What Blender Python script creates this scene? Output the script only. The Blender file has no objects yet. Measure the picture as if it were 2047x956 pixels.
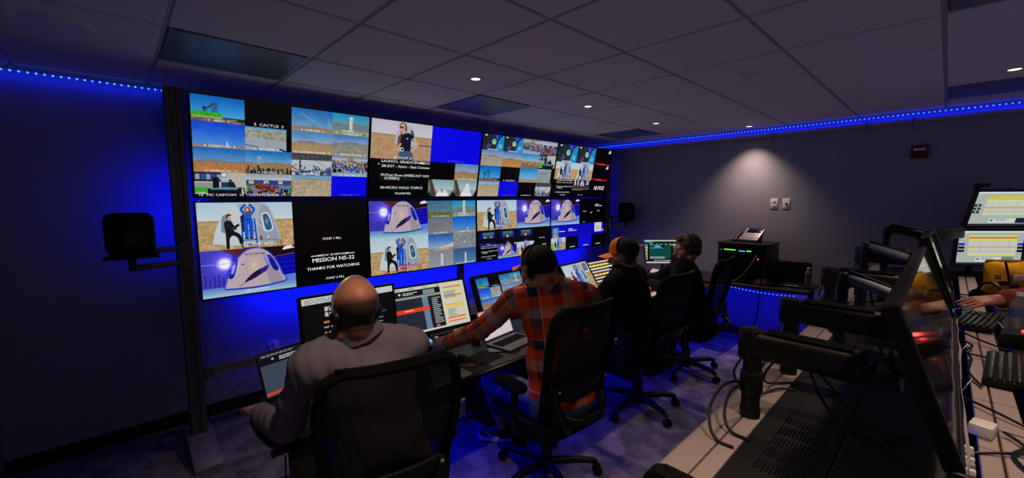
import bpy, bmesh, math, random
import numpy as np
from mathutils import Vector, Matrix, Euler

S = bpy.context.scene
C = S.collection
PI = math.pi

# ---------------------------------------------------------------- camera
cam_d = bpy.data.cameras.new('camera')
cam = bpy.data.objects.new('camera', cam_d)
C.objects.link(cam)
FW = Vector((0.6862, 0.7206, -0.0990)); RT = Vector((0.7239, -0.6899, -0.0040)); UP = Vector((0.0711, 0.0689, 0.9951))
EYE = Vector((0, 0, 1.74))
cam.matrix_world = Matrix(((RT.x, UP.x, -FW.x, EYE.x), (RT.y, UP.y, -FW.y, EYE.y), (RT.z, UP.z, -FW.z, EYE.z), (0, 0, 0, 1)))
cam_d.sensor_fit = 'HORIZONTAL'; cam_d.sensor_width = 36.0; cam_d.lens = 826.9 / 2047 * 36.0
cam_d.clip_start = 0.05; cam_d.clip_end = 60
S.camera = cam

# ---------------------------------------------------------------- view, world
S.view_settings.view_transform = 'Standard'
S.view_settings.look = 'None'
S.view_settings.exposure = 0.0
S.view_settings.gamma = 1.0
S.view_settings.use_curve_mapping = False
W = bpy.data.worlds.new('ambient_fill'); S.world = W; W.use_nodes = True
W.node_tree.nodes['Background'].inputs[0].default_value = (0.120, 0.110, 0.145, 1)  # ambient fill added to brighten the room through its open rear
W.node_tree.nodes['Background'].inputs[1].default_value = 1.0
S.cycles.max_bounces = 6
S.cycles.sample_clamp_indirect = 2.0
S.cycles.use_denoising = True

# light levels
SPOT_W = 56.0        # each recessed downlight, watts
LED_STRIP = 1.0      # multiplier on the blue strips
SCREEN = 0.85        # emission strength of screens
BLUE = (0.0, 0.003, 1.0)
WARM = (1.0, 0.72, 0.54)

def area_strip(name, a, b, width, direction, power, color=BLUE, parent=None, spread=PI):
    a = Vector(a); b = Vector(b); d = Vector(direction).normalized()
    L = bpy.data.lights.new(name, 'AREA'); L.shape = 'RECTANGLE'; L.size = (b - a).length; L.size_y = width
    L.energy = power; L.color = color; L.spread = spread
    o = bpy.data.objects.new(name, L); C.objects.link(o)
    z = -d; x = (b - a).normalized(); y = z.cross(x)
    o.matrix_world = Matrix(((x.x, y.x, z.x, 0), (x.y, y.y, z.y, 0), (x.z, y.z, z.z, 0), (0, 0, 0, 1)))
    o.location = (a + b) / 2
    return o

# ---------------------------------------------------------------- materials
def _n(nt, t, **k):
    n = nt.nodes.new(t)
    for a, v in k.items(): setattr(n, a, v)
    return n

def srgb(r, g, b):
    def f(c):
        c /= 255.0
        return c / 12.92 if c <= 0.04045 else ((c + 0.055) / 1.055) ** 2.4
    return (f(r), f(g), f(b), 1.0)

def mat(name, col, rough=0.6, metal=0.0, var=0.12, scale=30.0, bump=0.0, bscale=None, spec=0.5, emit=None, estr=1.0, coat=0.0, trans=0.0, ior=1.45, stretch=None):
    m = bpy.data.materials.new(name); m.use_nodes = True; nt = m.node_tree
    p = nt.nodes['Principled BSDF']
    if len(col) == 3: col = (*col, 1.0)
    p.inputs['Roughness'].default_value = rough; p.inputs['Metallic'].default_value = metal
    p.inputs['Specular IOR Level'].default_value = spec
    p.inputs['Coat Weight'].default_value = coat
    p.inputs['Transmission Weight'].default_value = trans; p.inputs['IOR'].default_value = ior
    tc = _n(nt, 'ShaderNodeTexCoord'); mp = _n(nt, 'ShaderNodeMapping')
    if stretch: mp.inputs['Scale'].default_value = stretch
    nt.links.new(tc.outputs['Object'], mp.inputs[0])
    nz = _n(nt, 'ShaderNodeTexNoise'); nz.inputs['Scale'].default_value = scale; nz.inputs['Detail'].default_value = 4
    nt.links.new(mp.outputs[0], nz.inputs['Vector'])
    cr = _n(nt, 'ShaderNodeMix', data_type='RGBA')
    cr.inputs[6].default_value = tuple(c * (1 - var) for c in col[:3]) + (1,)
    cr.inputs[7].default_value = tuple(min(1, c * (1 + var)) for c in col[:3]) + (1,)
    nt.links.new(nz.outputs['Fac'], cr.inputs[0]); nt.links.new(cr.outputs[2], p.inputs['Base Color'])
    if bump:
        nb = _n(nt, 'ShaderNodeTexNoise'); nb.inputs['Scale'].default_value = bscale or scale; nb.inputs['Detail'].default_value = 5
        nt.links.new(mp.outputs[0], nb.inputs['Vector'])
        bp = _n(nt, 'ShaderNodeBump'); bp.inputs['Strength'].default_value = bump; bp.inputs['Distance'].default_value = 0.004
        nt.links.new(nb.outputs['Fac'], bp.inputs['Height']); nt.links.new(bp.outputs[0], p.inputs['Normal'])
    if emit:
        p.inputs['Emission Color'].default_value = (*emit[:3], 1); p.inputs['Emission Strength'].default_value = estr
    return m

def skin_mat(name, col, rough, **k):
    # skin with hair growth where the 'hair' attribute says the scalp or jaw carries it
    m = mat(name, col, rough, **k); nt = m.node_tree; p = nt.nodes['Principled BSDF']
    src = p.inputs['Base Color'].links[0].from_socket
    at = _n(nt, 'ShaderNodeAttribute'); at.attribute_name = 'hair'
    mx = _n(nt, 'ShaderNodeMix', data_type='RGBA'); mx.inputs[7].default_value = srgb(40, 29, 25)
    nt.links.new(at.outputs['Fac'], mx.inputs[0]); nt.links.new(src, mx.inputs[6]); nt.links.new(mx.outputs[2], p.inputs['Base Color'])
    return m

M = {}
M['wall'] = mat('wall_paint', srgb(150, 150, 166), 0.85, var=0.06, scale=9, bump=0.12, bscale=160)
M['tile'] = mat('ceiling_tile', srgb(226, 221, 228), 0.95, var=0.10, scale=120, bump=0.35, bscale=220)
M['tee'] = mat('ceiling_tee', srgb(176, 172, 180), 0.5, var=0.05)
M['base'] = mat('baseboard_rubber', srgb(20, 18, 20), 0.6, var=0.1)
M['black'] = mat('black_plastic', srgb(12, 12, 13), 0.45, var=0.15, scale=60, bump=0.05, bscale=300)
M['blackgloss'] = mat('black_gloss', srgb(9, 9, 10), 0.18, var=0.1)
M['blackmat'] = mat('black_matte', srgb(8, 8, 9), 0.85, var=0.15, scale=80, spec=0.2)
M['desk'] = mat('desk_laminate', srgb(40, 37, 38), 0.42, var=0.2, scale=24, bump=0.05, bscale=250)
M['deck'] = mat('deck_steel', srgb(15, 15, 18), 0.6, var=0.12, scale=50, bump=0.06, bscale=400)
M['alu'] = mat('brushed_aluminium', srgb(150, 146, 150), 0.42, 0.35, var=0.12, scale=20, stretch=(1, 1, 0.1))
M['alud'] = mat('anodised_profile', srgb(104, 100, 102), 0.45, 0.25, var=0.12, scale=20)
M['rail'] = mat('cream_rail', srgb(160, 146, 140), 0.5, var=0.05, scale=14)
M['white'] = mat('white_plastic', srgb(222, 220, 216), 0.4, var=0.03)
M['grey'] = mat('grey_plastic', srgb(96, 98, 106), 0.5, var=0.08)
M['bluegrey'] = mat('bluegrey_cover', srgb(92, 104, 128), 0.5, var=0.1, scale=20)
M['silver'] = mat('silver_plastic', srgb(168, 164, 160), 0.35, 0.4, var=0.05)
M['cable'] = mat('cable_rubber', srgb(14, 14, 15), 0.45, var=0.1)
M['cablew'] = mat('cable_grey', srgb(150, 146, 146), 0.5, var=0.1)
M['red'] = mat('red_plastic', srgb(92, 12, 18), 0.4, var=0.1)
M['redhot'] = mat('red_led', srgb(255, 30, 20), 0.4, emit=(1.0, 0.03, 0.02), estr=5.0)
M['green'] = mat('green_led', srgb(60, 255, 60), 0.4, emit=(0.12, 1.0, 0.08), estr=1.4)
M['cyan'] = mat('cyan_led', srgb(60, 130, 255), 0.4, emit=(0.1, 0.4, 1.0), estr=1.4)
M['led'] = mat('blue_diode', srgb(40, 90, 255), 0.4, emit=(0.03, 0.20, 1.0), estr=2.8)
M['tape'] = mat('blue_led_tape', srgb(10, 20, 120), 0.5, emit=(0.0, 0.015, 1.0), estr=0.6)
M['lamp'] = mat('lamp_lens', srgb(255, 240, 210), 0.4, emit=(1.0, 0.76, 0.44), estr=2.1)
M['trimring'] = mat('lamp_trim', srgb(190, 180, 172), 0.45, var=0.05)
M['skin'] = skin_mat('skin', srgb(196, 140, 112), 0.5, var=0.1, scale=40, bump=0.08, bscale=200)
M['skin2'] = skin_mat('skin_ruddy', srgb(186, 124, 98), 0.5, var=0.12, scale=40, bump=0.08, bscale=200)
M['hair'] = mat('dark_hair', srgb(30, 22, 18), 0.7, var=0.35, scale=160, bump=0.5, bscale=260)
M['hairb'] = mat('brown_hair', srgb(84, 56, 40), 0.6, var=0.35, scale=160, bump=0.6, bscale=220)
M['stubble'] = mat('shaved_hair', srgb(92, 64, 52), 0.6, var=0.25, scale=260, bump=0.2, bscale=300)
M['jean'] = mat('blue_denim', srgb(70, 84, 120), 0.85, var=0.2, scale=90, bump=0.3, bscale=300)
M['trouser'] = mat('dark_trouser', srgb(26, 26, 30), 0.85, var=0.15, scale=60, bump=0.2)
M['shirtgrey'] = mat('grey_shirt_cotton', srgb(118, 110, 120), 0.85, var=0.08, scale=50, bump=0.25, bscale=350)
M['jacket'] = mat('black_jacket', srgb(10, 10, 11), 0.9, var=0.15, scale=40, bump=0.25, bscale=300, spec=.25)
M['rust'] = mat('rust_knit', srgb(150, 66, 40), 0.9, var=0.2, scale=60, bump=0.5, bscale=160)
M['orange'] = mat('orange_cap_cloth', srgb(226, 122, 40), 0.8, var=0.08, scale=80, bump=0.2, bscale=300)
M['capblack'] = mat('black_cap_mesh', srgb(20, 18, 18), 0.85, var=0.2, scale=120, bump=0.3, bscale=300)
M['clear'] = mat('clear_bottle', (0.92, 0.93, 0.96), 0.08, trans=.88, ior=1.2, var=0.0)
M['water'] = mat('water', (0.9, 0.95, 1.0), 0.02, trans=1.0, ior=1.33, var=0.0)
M['blabel'] = mat('blue_label', srgb(70, 90, 170), 0.5, var=0.15, scale=60)
M['paper'] = mat('paper_sheet', srgb(226, 214, 214), 0.85, var=0.03)
M['yellow'] = mat('yellow_foil', srgb(224, 168, 24), 0.35, var=0.25, scale=14, bump=0.4, bscale=40)
M['lensglass'] = mat('spectacle_lens', (0.9, 0.9, 0.92), 0.05, trans=1.0, ior=1.1, var=0)

def mesh_weave():
    # see-through woven back of the task chairs
    m = bpy.data.materials.new('chair_mesh_weave'); m.use_nodes = True; nt = m.node_tree
    p = nt.nodes['Principled BSDF']; p.inputs['Base Color'].default_value = srgb(20, 20, 22); p.inputs['Roughness'].default_value = 0.75
    out = nt.nodes['Material Output']
    tr = _n(nt, 'ShaderNodeBsdfTransparent'); mx = _n(nt, 'ShaderNodeMixShader')
    tc = _n(nt, 'ShaderNodeTexCoord')
    w1 = _n(nt, 'ShaderNodeTexWave', bands_direction='X'); w1.inputs['Scale'].default_value = 70
    w2 = _n(nt, 'ShaderNodeTexWave', bands_direction='Z'); w2.inputs['Scale'].default_value = 70
    mm = _n(nt, 'ShaderNodeMath', operation='MULTIPLY')
    mt = _n(nt, 'ShaderNodeMath', operation='MULTIPLY_ADD'); mt.inputs[1].default_value = -0.22; mt.inputs[2].default_value = 0.97
    for w in (w1, w2): nt.links.new(tc.outputs['Object'], w.inputs['Vector'])
    nt.links.new(w1.outputs['Fac'], mm.inputs[0]); nt.links.new(w2.outputs['Fac'], mm.inputs[1])
    nt.links.new(mm.outputs[0], mt.inputs[0]); nt.links.new(mt.outputs[0], mx.inputs[0])
    nt.links.new(tr.outputs[0], mx.inputs[1]); nt.links.new(p.outputs[0], mx.inputs[2]); nt.links.new(mx.outputs[0], out.inputs[0])
    return m
M['weave'] = mesh_weave()

def carpet():
    m = bpy.data.materials.new('carpet_tiles'); m.use_nodes = True; nt = m.node_tree
    p = nt.nodes['Principled BSDF']; p.inputs['Roughness'].default_value = 0.98; p.inputs['Specular IOR Level'].default_value = 0.1
    tc = _n(nt, 'ShaderNodeTexCoord')
    n1 = _n(nt, 'ShaderNodeTexNoise'); n1.inputs['Scale'].default_value = 220; n1.inputs['Detail'].default_value = 3
    v = _n(nt, 'ShaderNodeTexVoronoi'); v.inputs['Scale'].default_value = 3.2
    n2 = _n(nt, 'ShaderNodeTexNoise'); n2.inputs['Scale'].default_value = 6; n2.inputs['Detail'].default_value = 6
    for n in (n1, v, n2): nt.links.new(tc.outputs['Object'], n.inputs['Vector'])
    r = _n(nt, 'ShaderNodeValToRGB'); r.color_ramp.elements[0].position = 0.42; r.color_ramp.elements[1].position = 0.6
    r.color_ramp.elements[0].color = srgb(78, 76, 90); r.color_ramp.elements[1].color = srgb(150, 142, 150)
    a = _n(nt, 'ShaderNodeMix', data_type='RGBA'); a.inputs[0].default_value = 0.45
    nt.links.new(n2.outputs['Fac'], r.inputs[0]); nt.links.new(r.outputs[0], a.inputs[6]); 
    r2 = _n(nt, 'ShaderNodeValToRGB'); r2.color_ramp.elements[0].color = srgb(66, 64, 76); r2.color_ramp.elements[1].color = srgb(152, 144, 150)
    nt.links.new(n1.outputs['Fac'], r2.inputs[0]); nt.links.new(r2.outputs[0], a.inputs[7]); nt.links.new(a.outputs[2], p.inputs['Base Color'])
    b = _n(nt, 'ShaderNodeBump'); b.inputs['Strength'].default_value = 0.5; b.inputs['Distance'].default_value = 0.004
    nt.links.new(n1.outputs['Fac'], b.inputs['Height']); nt.links.new(b.outputs[0], p.inputs['Normal'])
    return m
M['carpet'] = carpet()

def plaid():
    # woven check in metres along (U) and around (V) each sleeve and the torso, stored as a UV map
    m = bpy.data.materials.new('orange_plaid_flannel'); m.use_nodes = True; nt = m.node_tree
    p = nt.nodes['Principled BSDF']; p.inputs['Roughness'].default_value = 0.9; p.inputs['Specular IOR Level'].default_value = 0.2
    uv = _n(nt, 'ShaderNodeUVMap'); uv.uv_map = 'cloth'
    sp = _n(nt, 'ShaderNodeSeparateXYZ'); nt.links.new(uv.outputs[0], sp.inputs[0])
    bands = [(0.0, (232, 92, 44)), (0.22, (124, 62, 50)), (0.40, (186, 160, 146)), (0.60, (236, 100, 50)), (0.80, (44, 58, 84)), (0.975, (226, 190, 166))]
    cols = []
    for k in (0, 1):
        d = _n(nt, 'ShaderNodeMath', operation='DIVIDE'); d.inputs[1].default_value = 0.30 if k else 0.32
        nt.links.new(sp.outputs[k], d.inputs[0])
        f = _n(nt, 'ShaderNodeMath', operation='FRACT'); nt.links.new(d.outputs[0], f.inputs[0])
        r = _n(nt, 'ShaderNodeValToRGB'); cr = r.color_ramp; cr.interpolation = 'CONSTANT'
        while len(cr.elements) > 1: cr.elements.remove(cr.elements[-1])
        cr.elements[0].position = 0; cr.elements[0].color = srgb(*bands[0][1])
        for q, c in bands[1:]:
            e = cr.elements.new(q); e.color = srgb(*c)
        nt.links.new(f.outputs[0], r.inputs[0]); cols.append(r)
    mx = _n(nt, 'ShaderNodeMix', data_type='RGBA'); mx.inputs[0].default_value = 0.5
    nt.links.new(cols[0].outputs[0], mx.inputs[6]); nt.links.new(cols[1].outputs[0], mx.inputs[7])
    g = _n(nt, 'ShaderNodeHueSaturation'); g.inputs['Saturation'].default_value = 1.08; g.inputs['Value'].default_value = 0.88
    nt.links.new(mx.outputs[2], g.inputs['Color']); nt.links.new(g.outputs[0], p.inputs['Base Color'])
    tc = _n(nt, 'ShaderNodeTexCoord'); nb = _n(nt, 'ShaderNodeTexNoise'); nb.inputs['Scale'].default_value = 300
    nt.links.new(tc.outputs['Object'], nb.inputs['Vector'])
    b = _n(nt, 'ShaderNodeBump'); b.inputs['Strength'].default_value = 0.25; b.inputs['Distance'].default_value = 0.003
    nt.links.new(nb.outputs['Fac'], b.inputs['Height']); nt.links.new(b.outputs[0], p.inputs['Normal'])
    return m
M['plaid'] = plaid()

# ---------------------------------------------------------------- mesh helpers
def rotm(e):
    return Euler(e).to_matrix().to_4x4() if e is not None else Matrix()

class B:
    """collects shapes in one bmesh and links them as one mesh object"""
    def __init__(s): s.bm = bmesh.new()
    def _add(s, bm2, T):
        bmesh.ops.transform(bm2, matrix=T, verts=bm2.verts)
        me = bpy.data.meshes.new('t'); bm2.to_mesh(me); bm2.free(); s.bm.from_mesh(me); bpy.data.meshes.remove(me)
        return s
    def box(s, c, size, rot=None, bev=0.0, seg=2, taper=None):
        b = bmesh.new(); bmesh.ops.create_cube(b, size=1)
        for v in b.verts:
            v.co = Vector((v.co.x * size[0], v.co.y * size[1], v.co.z * size[2]))
            if taper and v.co.z > 0: v.co.x *= taper[0]; v.co.y *= taper[1]
        if bev:
            bmesh.ops.bevel(b, geom=b.edges[:], offset=min(bev, min(size) * 0.49), segments=seg, profile=0.5, affect='EDGES')
        return s._add(b, Matrix.Translation(c) @ rotm(rot))
    def cyl(s, p0, p1, r0, r1=None, seg=20, caps=True, bev=0.0):
        p0 = Vector(p0); p1 = Vector(p1); r1 = r0 if r1 is None else r1
        d = p1 - p0; b = bmesh.new()
        bmesh.ops.create_cone(b, cap_ends=caps, segments=seg, radius1=r0, radius2=r1, depth=d.length)
        if bev:
            es = [e for e in b.edges if abs(e.verts[0].co.z - e.verts[1].co.z) < 1e-6]
            bmesh.ops.bevel(b, geom=es, offset=bev, segments=2, profile=0.5, affect='EDGES')
        q = d.to_track_quat('Z', 'Y').to_matrix().to_4x4()
        return s._add(b, Matrix.Translation((p0 + p1) / 2) @ q)
    def ball(s, c, r, seg=20, rot=None):
        b = bmesh.new(); bmesh.ops.create_uvsphere(b, u_segments=seg, v_segments=max(8, seg // 2), radius=1)
        r = (r, r, r) if not hasattr(r, '__len__') else r
        return s._add(b, Matrix.Translation(c) @ rotm(rot) @ Matrix.Diagonal((*r, 1)))
    def tube(s, pts, r, seg=8, smooth=True, caps=True):
        P = [Vector(p) for p in pts]
        if smooth and len(P) > 2: P = spline(P, 6)
        rr = r if hasattr(r, '__len__') else [r] * len(P)
        if len(rr) != len(P): rr = list(np.interp(np.linspace(0, 1, len(P)), np.linspace(0, 1, len(rr)), rr))
        b = bmesh.new(); rings = []; t = (P[1] - P[0]).normalized(); n = t.orthogonal().normalized()
        for i, p in enumerate(P):
            t2 = ((P[min(i + 1, len(P) - 1)] - P[max(i - 1, 0)])).normalized()
            n = (n - t2 * n.dot(t2)).normalized(); bi = t2.cross(n)
            rings.append([b.verts.new(p + (n * math.cos(2 * PI * k / seg) + bi * math.sin(2 * PI * k / seg)) * rr[i]) for k in range(seg)])
        for a, c in zip(rings, rings[1:]):
            for k in range(seg): b.faces.new((a[k], a[(k + 1) % seg], c[(k + 1) % seg], c[k]))
        if caps: b.faces.new(rings[0][::-1]); b.faces.new(rings[-1])
        return s._add(b, Matrix())
    def lathe(s, prof, c=(0, 0, 0), seg=24, rot=None):
        b = bmesh.new(); rings = []
        for r, z in prof:
            if r < 1e-6: rings.append([b.verts.new((0, 0, z))])
            else: rings.append([b.verts.new((r * math.cos(2 * PI * k / seg), r * math.sin(2 * PI * k / seg), z)) for k in range(seg)])
        for a, d in zip(rings, rings[1:]):
            for k in range(seg):
                k2 = (k + 1) % seg
                if len(a) == 1 and len(d) == 1: continue
                if len(a) == 1: b.faces.new((a[0], d[k2], d[k]))
                elif len(d) == 1: b.faces.new((a[k], a[k2], d[0]))
                else: b.faces.new((a[k], a[k2], d[k2], d[k]))
        return s._add(b, Matrix.Translation(c) @ rotm(rot))
    def prism(s, poly, z0, z1, T=None, bev=0.0):
        b = bmesh.new()
        lo = [b.verts.new((x, y, z0)) for x, y in poly]; hi = [b.verts.new((x, y, z1)) for x, y in poly]
        n = len(poly); b.faces.new(lo[::-1]); b.faces.new(hi)
        for i in range(n): b.faces.new((lo[i], lo[(i + 1) % n], hi[(i + 1) % n], hi[i]))
        if bev: bmesh.ops.bevel(b, geom=b.edges[:], offset=bev, segments=2, profile=0.5, affect='EDGES')
        return s._add(b, T or Matrix())
    def quad(s, a, b_, c, d, uv=False):
        vs = [s.bm.verts.new(p) for p in (a, b_, c, d)]
        f = s.bm.faces.new(vs)
        if uv:
            l = s.bm.loops.layers.uv.verify()
            for lp, t in zip(f.loops, ((0, 0), (1, 0), (1, 1), (0, 1))): lp[l].uv = t
        return s
    def grid(s, fn, nu, nv, thick=0.0, closed=False):
        """surface fn(u,v)->point; optional thickness along the normal"""
        P = [[Vector(fn(i / (nu - 1), j / (nv - 1))) for j in range(nv)] for i in range(nu)]
        b = bmesh.new(); V = [[b.verts.new(p) for p in r] for r in P]
        for i in range(nu - 1):
            for j in range(nv - 1): b.faces.new((V[i][j], V[i + 1][j], V[i + 1][j + 1], V[i][j + 1]))
        if thick:
            bmesh.ops.recalc_face_normals(b, faces=b.faces[:])
            bmesh.ops.solidify(b, geom=b.faces[:], thickness=thick)
        return s._add(b, Matrix())
    def build(s, name, m, parent=None, loc=None, rot=None, smooth=40):
        bmesh.ops.recalc_face_normals(s.bm, faces=s.bm.faces[:])
        me = bpy.data.meshes.new(name); s.bm.to_mesh(me); s.bm.free()
        return link(name, me, m, parent, loc, rot, smooth)

def link(name, me, m, parent=None, loc=None, rot=None, smooth=40):
    if m is not None: me.materials.append(M[m] if isinstance(m, str) else m)
    if smooth:
        me.shade_smooth()
        if smooth < 180: me.set_sharp_from_angle(angle=math.radians(smooth))
    o = bpy.data.objects.new(name, me); C.objects.link(o)
    if parent: o.parent = parent
    if loc is not None: o.location = loc
    if rot is not None: o.rotation_euler = rot
    return o

def spline(P, n):
    out = []
    Q = [P[0]] + list(P) + [P[-1]]
    for i in range(1, len(Q) - 2):
        a, b, c, d = Q[i - 1], Q[i], Q[i + 1], Q[i + 2]
        for k in range(n):
            t = k / n
            out.append(0.5 * ((2 * b) + (c - a) * t + (2 * a - 5 * b + 4 * c - d) * t * t + (-a + 3 * b - 3 * c + d) * t ** 3))
    out.append(P[-1]); return out

def tag(o, label, cat, group=None):
    o['label'] = label; o['category'] = cat
    if group: o['group'] = group
    return o

def thing(name, label, cat, loc=(0, 0, 0), rot=(0, 0, 0), group=None):
    o = bpy.data.objects.new(name, None); C.objects.link(o); o.empty_display_size = 0.1
    o.location = loc; o.rotation_euler = rot
    return tag(o, label, cat, group)

def struct(o, label=None):
    o['kind'] = 'structure'
    return o

def dup(root, loc=None, rot=None, label=None):
    r = root.copy(); C.objects.link(r)
    if loc is not None: r.location = loc
    if rot is not None: r.rotation_euler = rot
    if label: r['label'] = label
    for ch in list(root.children):
        c = ch.copy(); C.objects.link(c); c.parent = r
        for g in list(ch.children):
            d = g.copy(); C.objects.link(d); d.parent = c
    return r

def rrect(w, h, r, n=6, cx=0, cy=0):
    out = []
    for sx, sy, a0 in ((1, 1, 0), (-1, 1, 90), (-1, -1, 180), (1, -1, 270)):
        for k in range(n + 1):
            a = math.radians(a0 + 90 * k / n)
            out.append((cx + sx * (w / 2 - r) + r * math.cos(a), cy + sy * (h / 2 - r) + r * math.sin(a)))
    return out

# ---------------------------------------------------------------- screen pictures, drawn in memory
RNG = np.random.default_rng(7)
_txt = {}
def text_tris(body, bold=0.0, shear=0.0):
    k = (body, bold, shear)
    if k not in _txt:
        cu = bpy.data.curves.new('t', 'FONT'); cu.body = body; cu.size = 1; cu.offset = bold; cu.shear = shear; cu.resolution_u = 2
        o = bpy.data.objects.new('t', cu); C.objects.link(o)
        me = bpy.data.meshes.new_from_object(o.evaluated_get(bpy.context.evaluated_depsgraph_get()))
        me.calc_loop_triangles()
        v = np.array([w.co[:2] for w in me.vertices]).reshape(-1, 2)
        t = np.array([l.vertices[:] for l in me.loop_triangles], int).reshape(-1, 3)
        _txt[k] = v[t] if len(t) else np.zeros((0, 3, 2))
        bpy.data.objects.remove(o); bpy.data.curves.remove(cu); bpy.data.meshes.remove(me)
    return _txt[k]

class Cv:
    def __init__(s, w, h=None, a=None):
        s.a = np.zeros((h, w, 3), np.float32) if a is None else a
        s.h, s.w = s.a.shape[:2]
    def sub(s, u0, v0, u1, v1):
        return Cv(0, 0, s.a[round(v0 * s.h):round(v1 * s.h), round(u0 * s.w):round(u1 * s.w)])
    def cell(s, i, j, n=4, m=4, di=1, dj=1):
        return s.sub(i / n, j / m, (i + di) / n, (j + dj) / m)
    def rect(s, u0, v0, u1, v1, c):
        s.a[max(0, round(v0 * s.h)):round(v1 * s.h), max(0, round(u0 * s.w)):round(u1 * s.w)] = c
    def fill(s, c): s.a[:] = c
    def grad(s, u0, v0, u1, v1, c0, c1):
        y0, y1 = max(0, round(v0 * s.h)), round(v1 * s.h); x0, x1 = max(0, round(u0 * s.w)), round(u1 * s.w)
        t = np.linspace(0, 1, max(1, y1 - y0))[:, None, None]
        s.a[y0:y1, x0:x1] = np.array(c0) * (1 - t) + np.array(c1) * t
    def noise(s, u0, v0, u1, v1, amp, sx, sy):
        y0, y1 = max(0, round(v0 * s.h)), round(v1 * s.h); x0, x1 = max(0, round(u0 * s.w)), round(u1 * s.w)
        H, Wd = y1 - y0, x1 - x0
        if H < 1 or Wd < 1: return
        tot = np.zeros((H, Wd), np.float32)
        for o, g in ((1, 1.0), (2, .6), (4, .4)):
            gx, gy = max(2, int(sx * o)), max(2, int(sy * o))
            r = RNG.uniform(-1, 1, (gy, gx))
            yi = np.linspace(0, gy - 1.001, H); xi = np.linspace(0, gx - 1.001, Wd)
            a, b = yi.astype(int), xi.astype(int); fy = (yi - a)[:, None]; fx = (xi - b)[None]
            tot += g * ((r[a][:, b] * (1 - fx) + r[a][:, b + 1] * fx) * (1 - fy) + (r[a + 1][:, b] * (1 - fx) + r[a + 1][:, b + 1] * fx) * fy)
        s.a[y0:y1, x0:x1] = np.clip(s.a[y0:y1, x0:x1] + tot[..., None] * amp, 0, 255)
    def _mask(s, P):
        P = np.asarray(P, float)
        x0, x1 = max(0, int(P[:, 0].min())), min(s.w, int(P[:, 0].max()) + 2)
        y0, y1 = max(0, int(P[:, 1].min())), min(s.h, int(P[:, 1].max()) + 2)
        if x1 <= x0 or y1 <= y0: return None
        X, Y = np.meshgrid(np.arange(x0, x1) + .5, np.arange(y0, y1) + .5)
        m = np.zeros(X.shape, bool)
        for (ax, ay), (bx, by) in zip(P, np.roll(P, -1, 0)):
            if ay == by: continue
            m ^= ((ay > Y) != (by > Y)) & (X < (bx - ax) * (Y - ay) / (by - ay) + ax)
        return (slice(y0, y1), slice(x0, x1)), m
    def poly(s, pts, c, al=1.0):
        r = s._mask([(u * s.w, v * s.h) for u, v in pts])
        if r is None: return
        sl, m = r; q = s.a[sl]; q[m] = q[m] * (1 - al) + np.array(c, np.float32) * al
    def smooth(s, pts, c, al=1.0):
        P = [Vector((u, v, 0)) for u, v in pts]; P = spline(P + [P[0]], 6); s.poly([(p.x, p.y) for p in P], c, al)
    def ell(s, cu, cv, ru, rv, c, al=1.0, rot=0):
        k = np.linspace(0, 2 * PI, 28)[:-1]; x = ru * s.w * np.cos(k); y = rv * s.h * np.sin(k); ca, sa = math.cos(rot), math.sin(rot)
        s.poly([(cu + (a * ca - b * sa) / s.w, cv + (a * sa + b * ca) / s.h) for a, b in zip(x, y)], c, al)
    def line(s, pts, w, c, al=1.0):
        for (ax, ay), (bx, by) in zip(pts, pts[1:]):
            a = np.array((ax * s.w, ay * s.h)); b = np.array((bx * s.w, by * s.h)); d = b - a; L = np.hypot(*d)
            if L < 1e-6: continue
            n = np.array((-d[1], d[0])) / L * w * s.h / 2
            s.poly([((p[0]) / s.w, p[1] / s.h) for p in (a + n, b + n, b - n, a - n)], c, al)
    def glow(s, cu, cv, r, c, p=2.0, sq=(1, 1)):
        Y, X = np.mgrid[0:s.h, 0:s.w]
        d = np.hypot((X - cu * s.w) / sq[0], (Y - cv * s.h) / sq[1]) / (r * s.h)
        s.a[:] = np.clip(s.a + np.maximum(0, 1 - d)[..., None] ** p * np.array(c), 0, 255)
    def text(s, u, v, hgt, body, c, align='L', bold=0.02, shear=0.0, wide=1.0):
        T = text_tris(body, 0.0, shear)
        if not len(T): return
        k = hgt * s.h / 0.72; T = T * np.array((k * wide, -k)); w = T[..., 0].max()
        ox = u * s.w - {'L': 0, 'C': w / 2, 'R': w}[align]; T = T + np.array((ox, v * s.h))
        c = np.array(c, np.float32)
        sh = max(.35, bold * k * .7); T = np.concatenate([T + np.array(d) for d in ((-sh, 0), (sh, 0), (0, -sh * .6), (0, sh * .6))])
        for t in T:
            x0, x1 = max(0, math.floor(t[:, 0].min())), min(s.w, math.ceil(t[:, 0].max()) + 1)
            y0, y1 = max(0, math.floor(t[:, 1].min())), min(s.h, math.ceil(t[:, 1].max()) + 1)
            if x1 <= x0 or y1 <= y0: continue
            X = np.arange(x0, x1)[None] + .5; Y = np.arange(y0, y1)[:, None] + .5
            e = [(t[(i + 1) % 3, 0] - t[i, 0]) * (Y - t[i, 1]) - (t[(i + 1) % 3, 1] - t[i, 1]) * (X - t[i, 0]) for i in range(3)]
            m = ((e[0] >= -.01) & (e[1] >= -.01) & (e[2] >= -.01)) | ((e[0] <= .01) & (e[1] <= .01) & (e[2] <= .01))
            s.a[y0:y1, x0:x1][m] = c
    def blit(s, o):
        yi = (np.arange(s.h) * o.h // s.h); xi = (np.arange(s.w) * o.w // s.w); s.a[:] = o.a[yi][:, xi]
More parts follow.
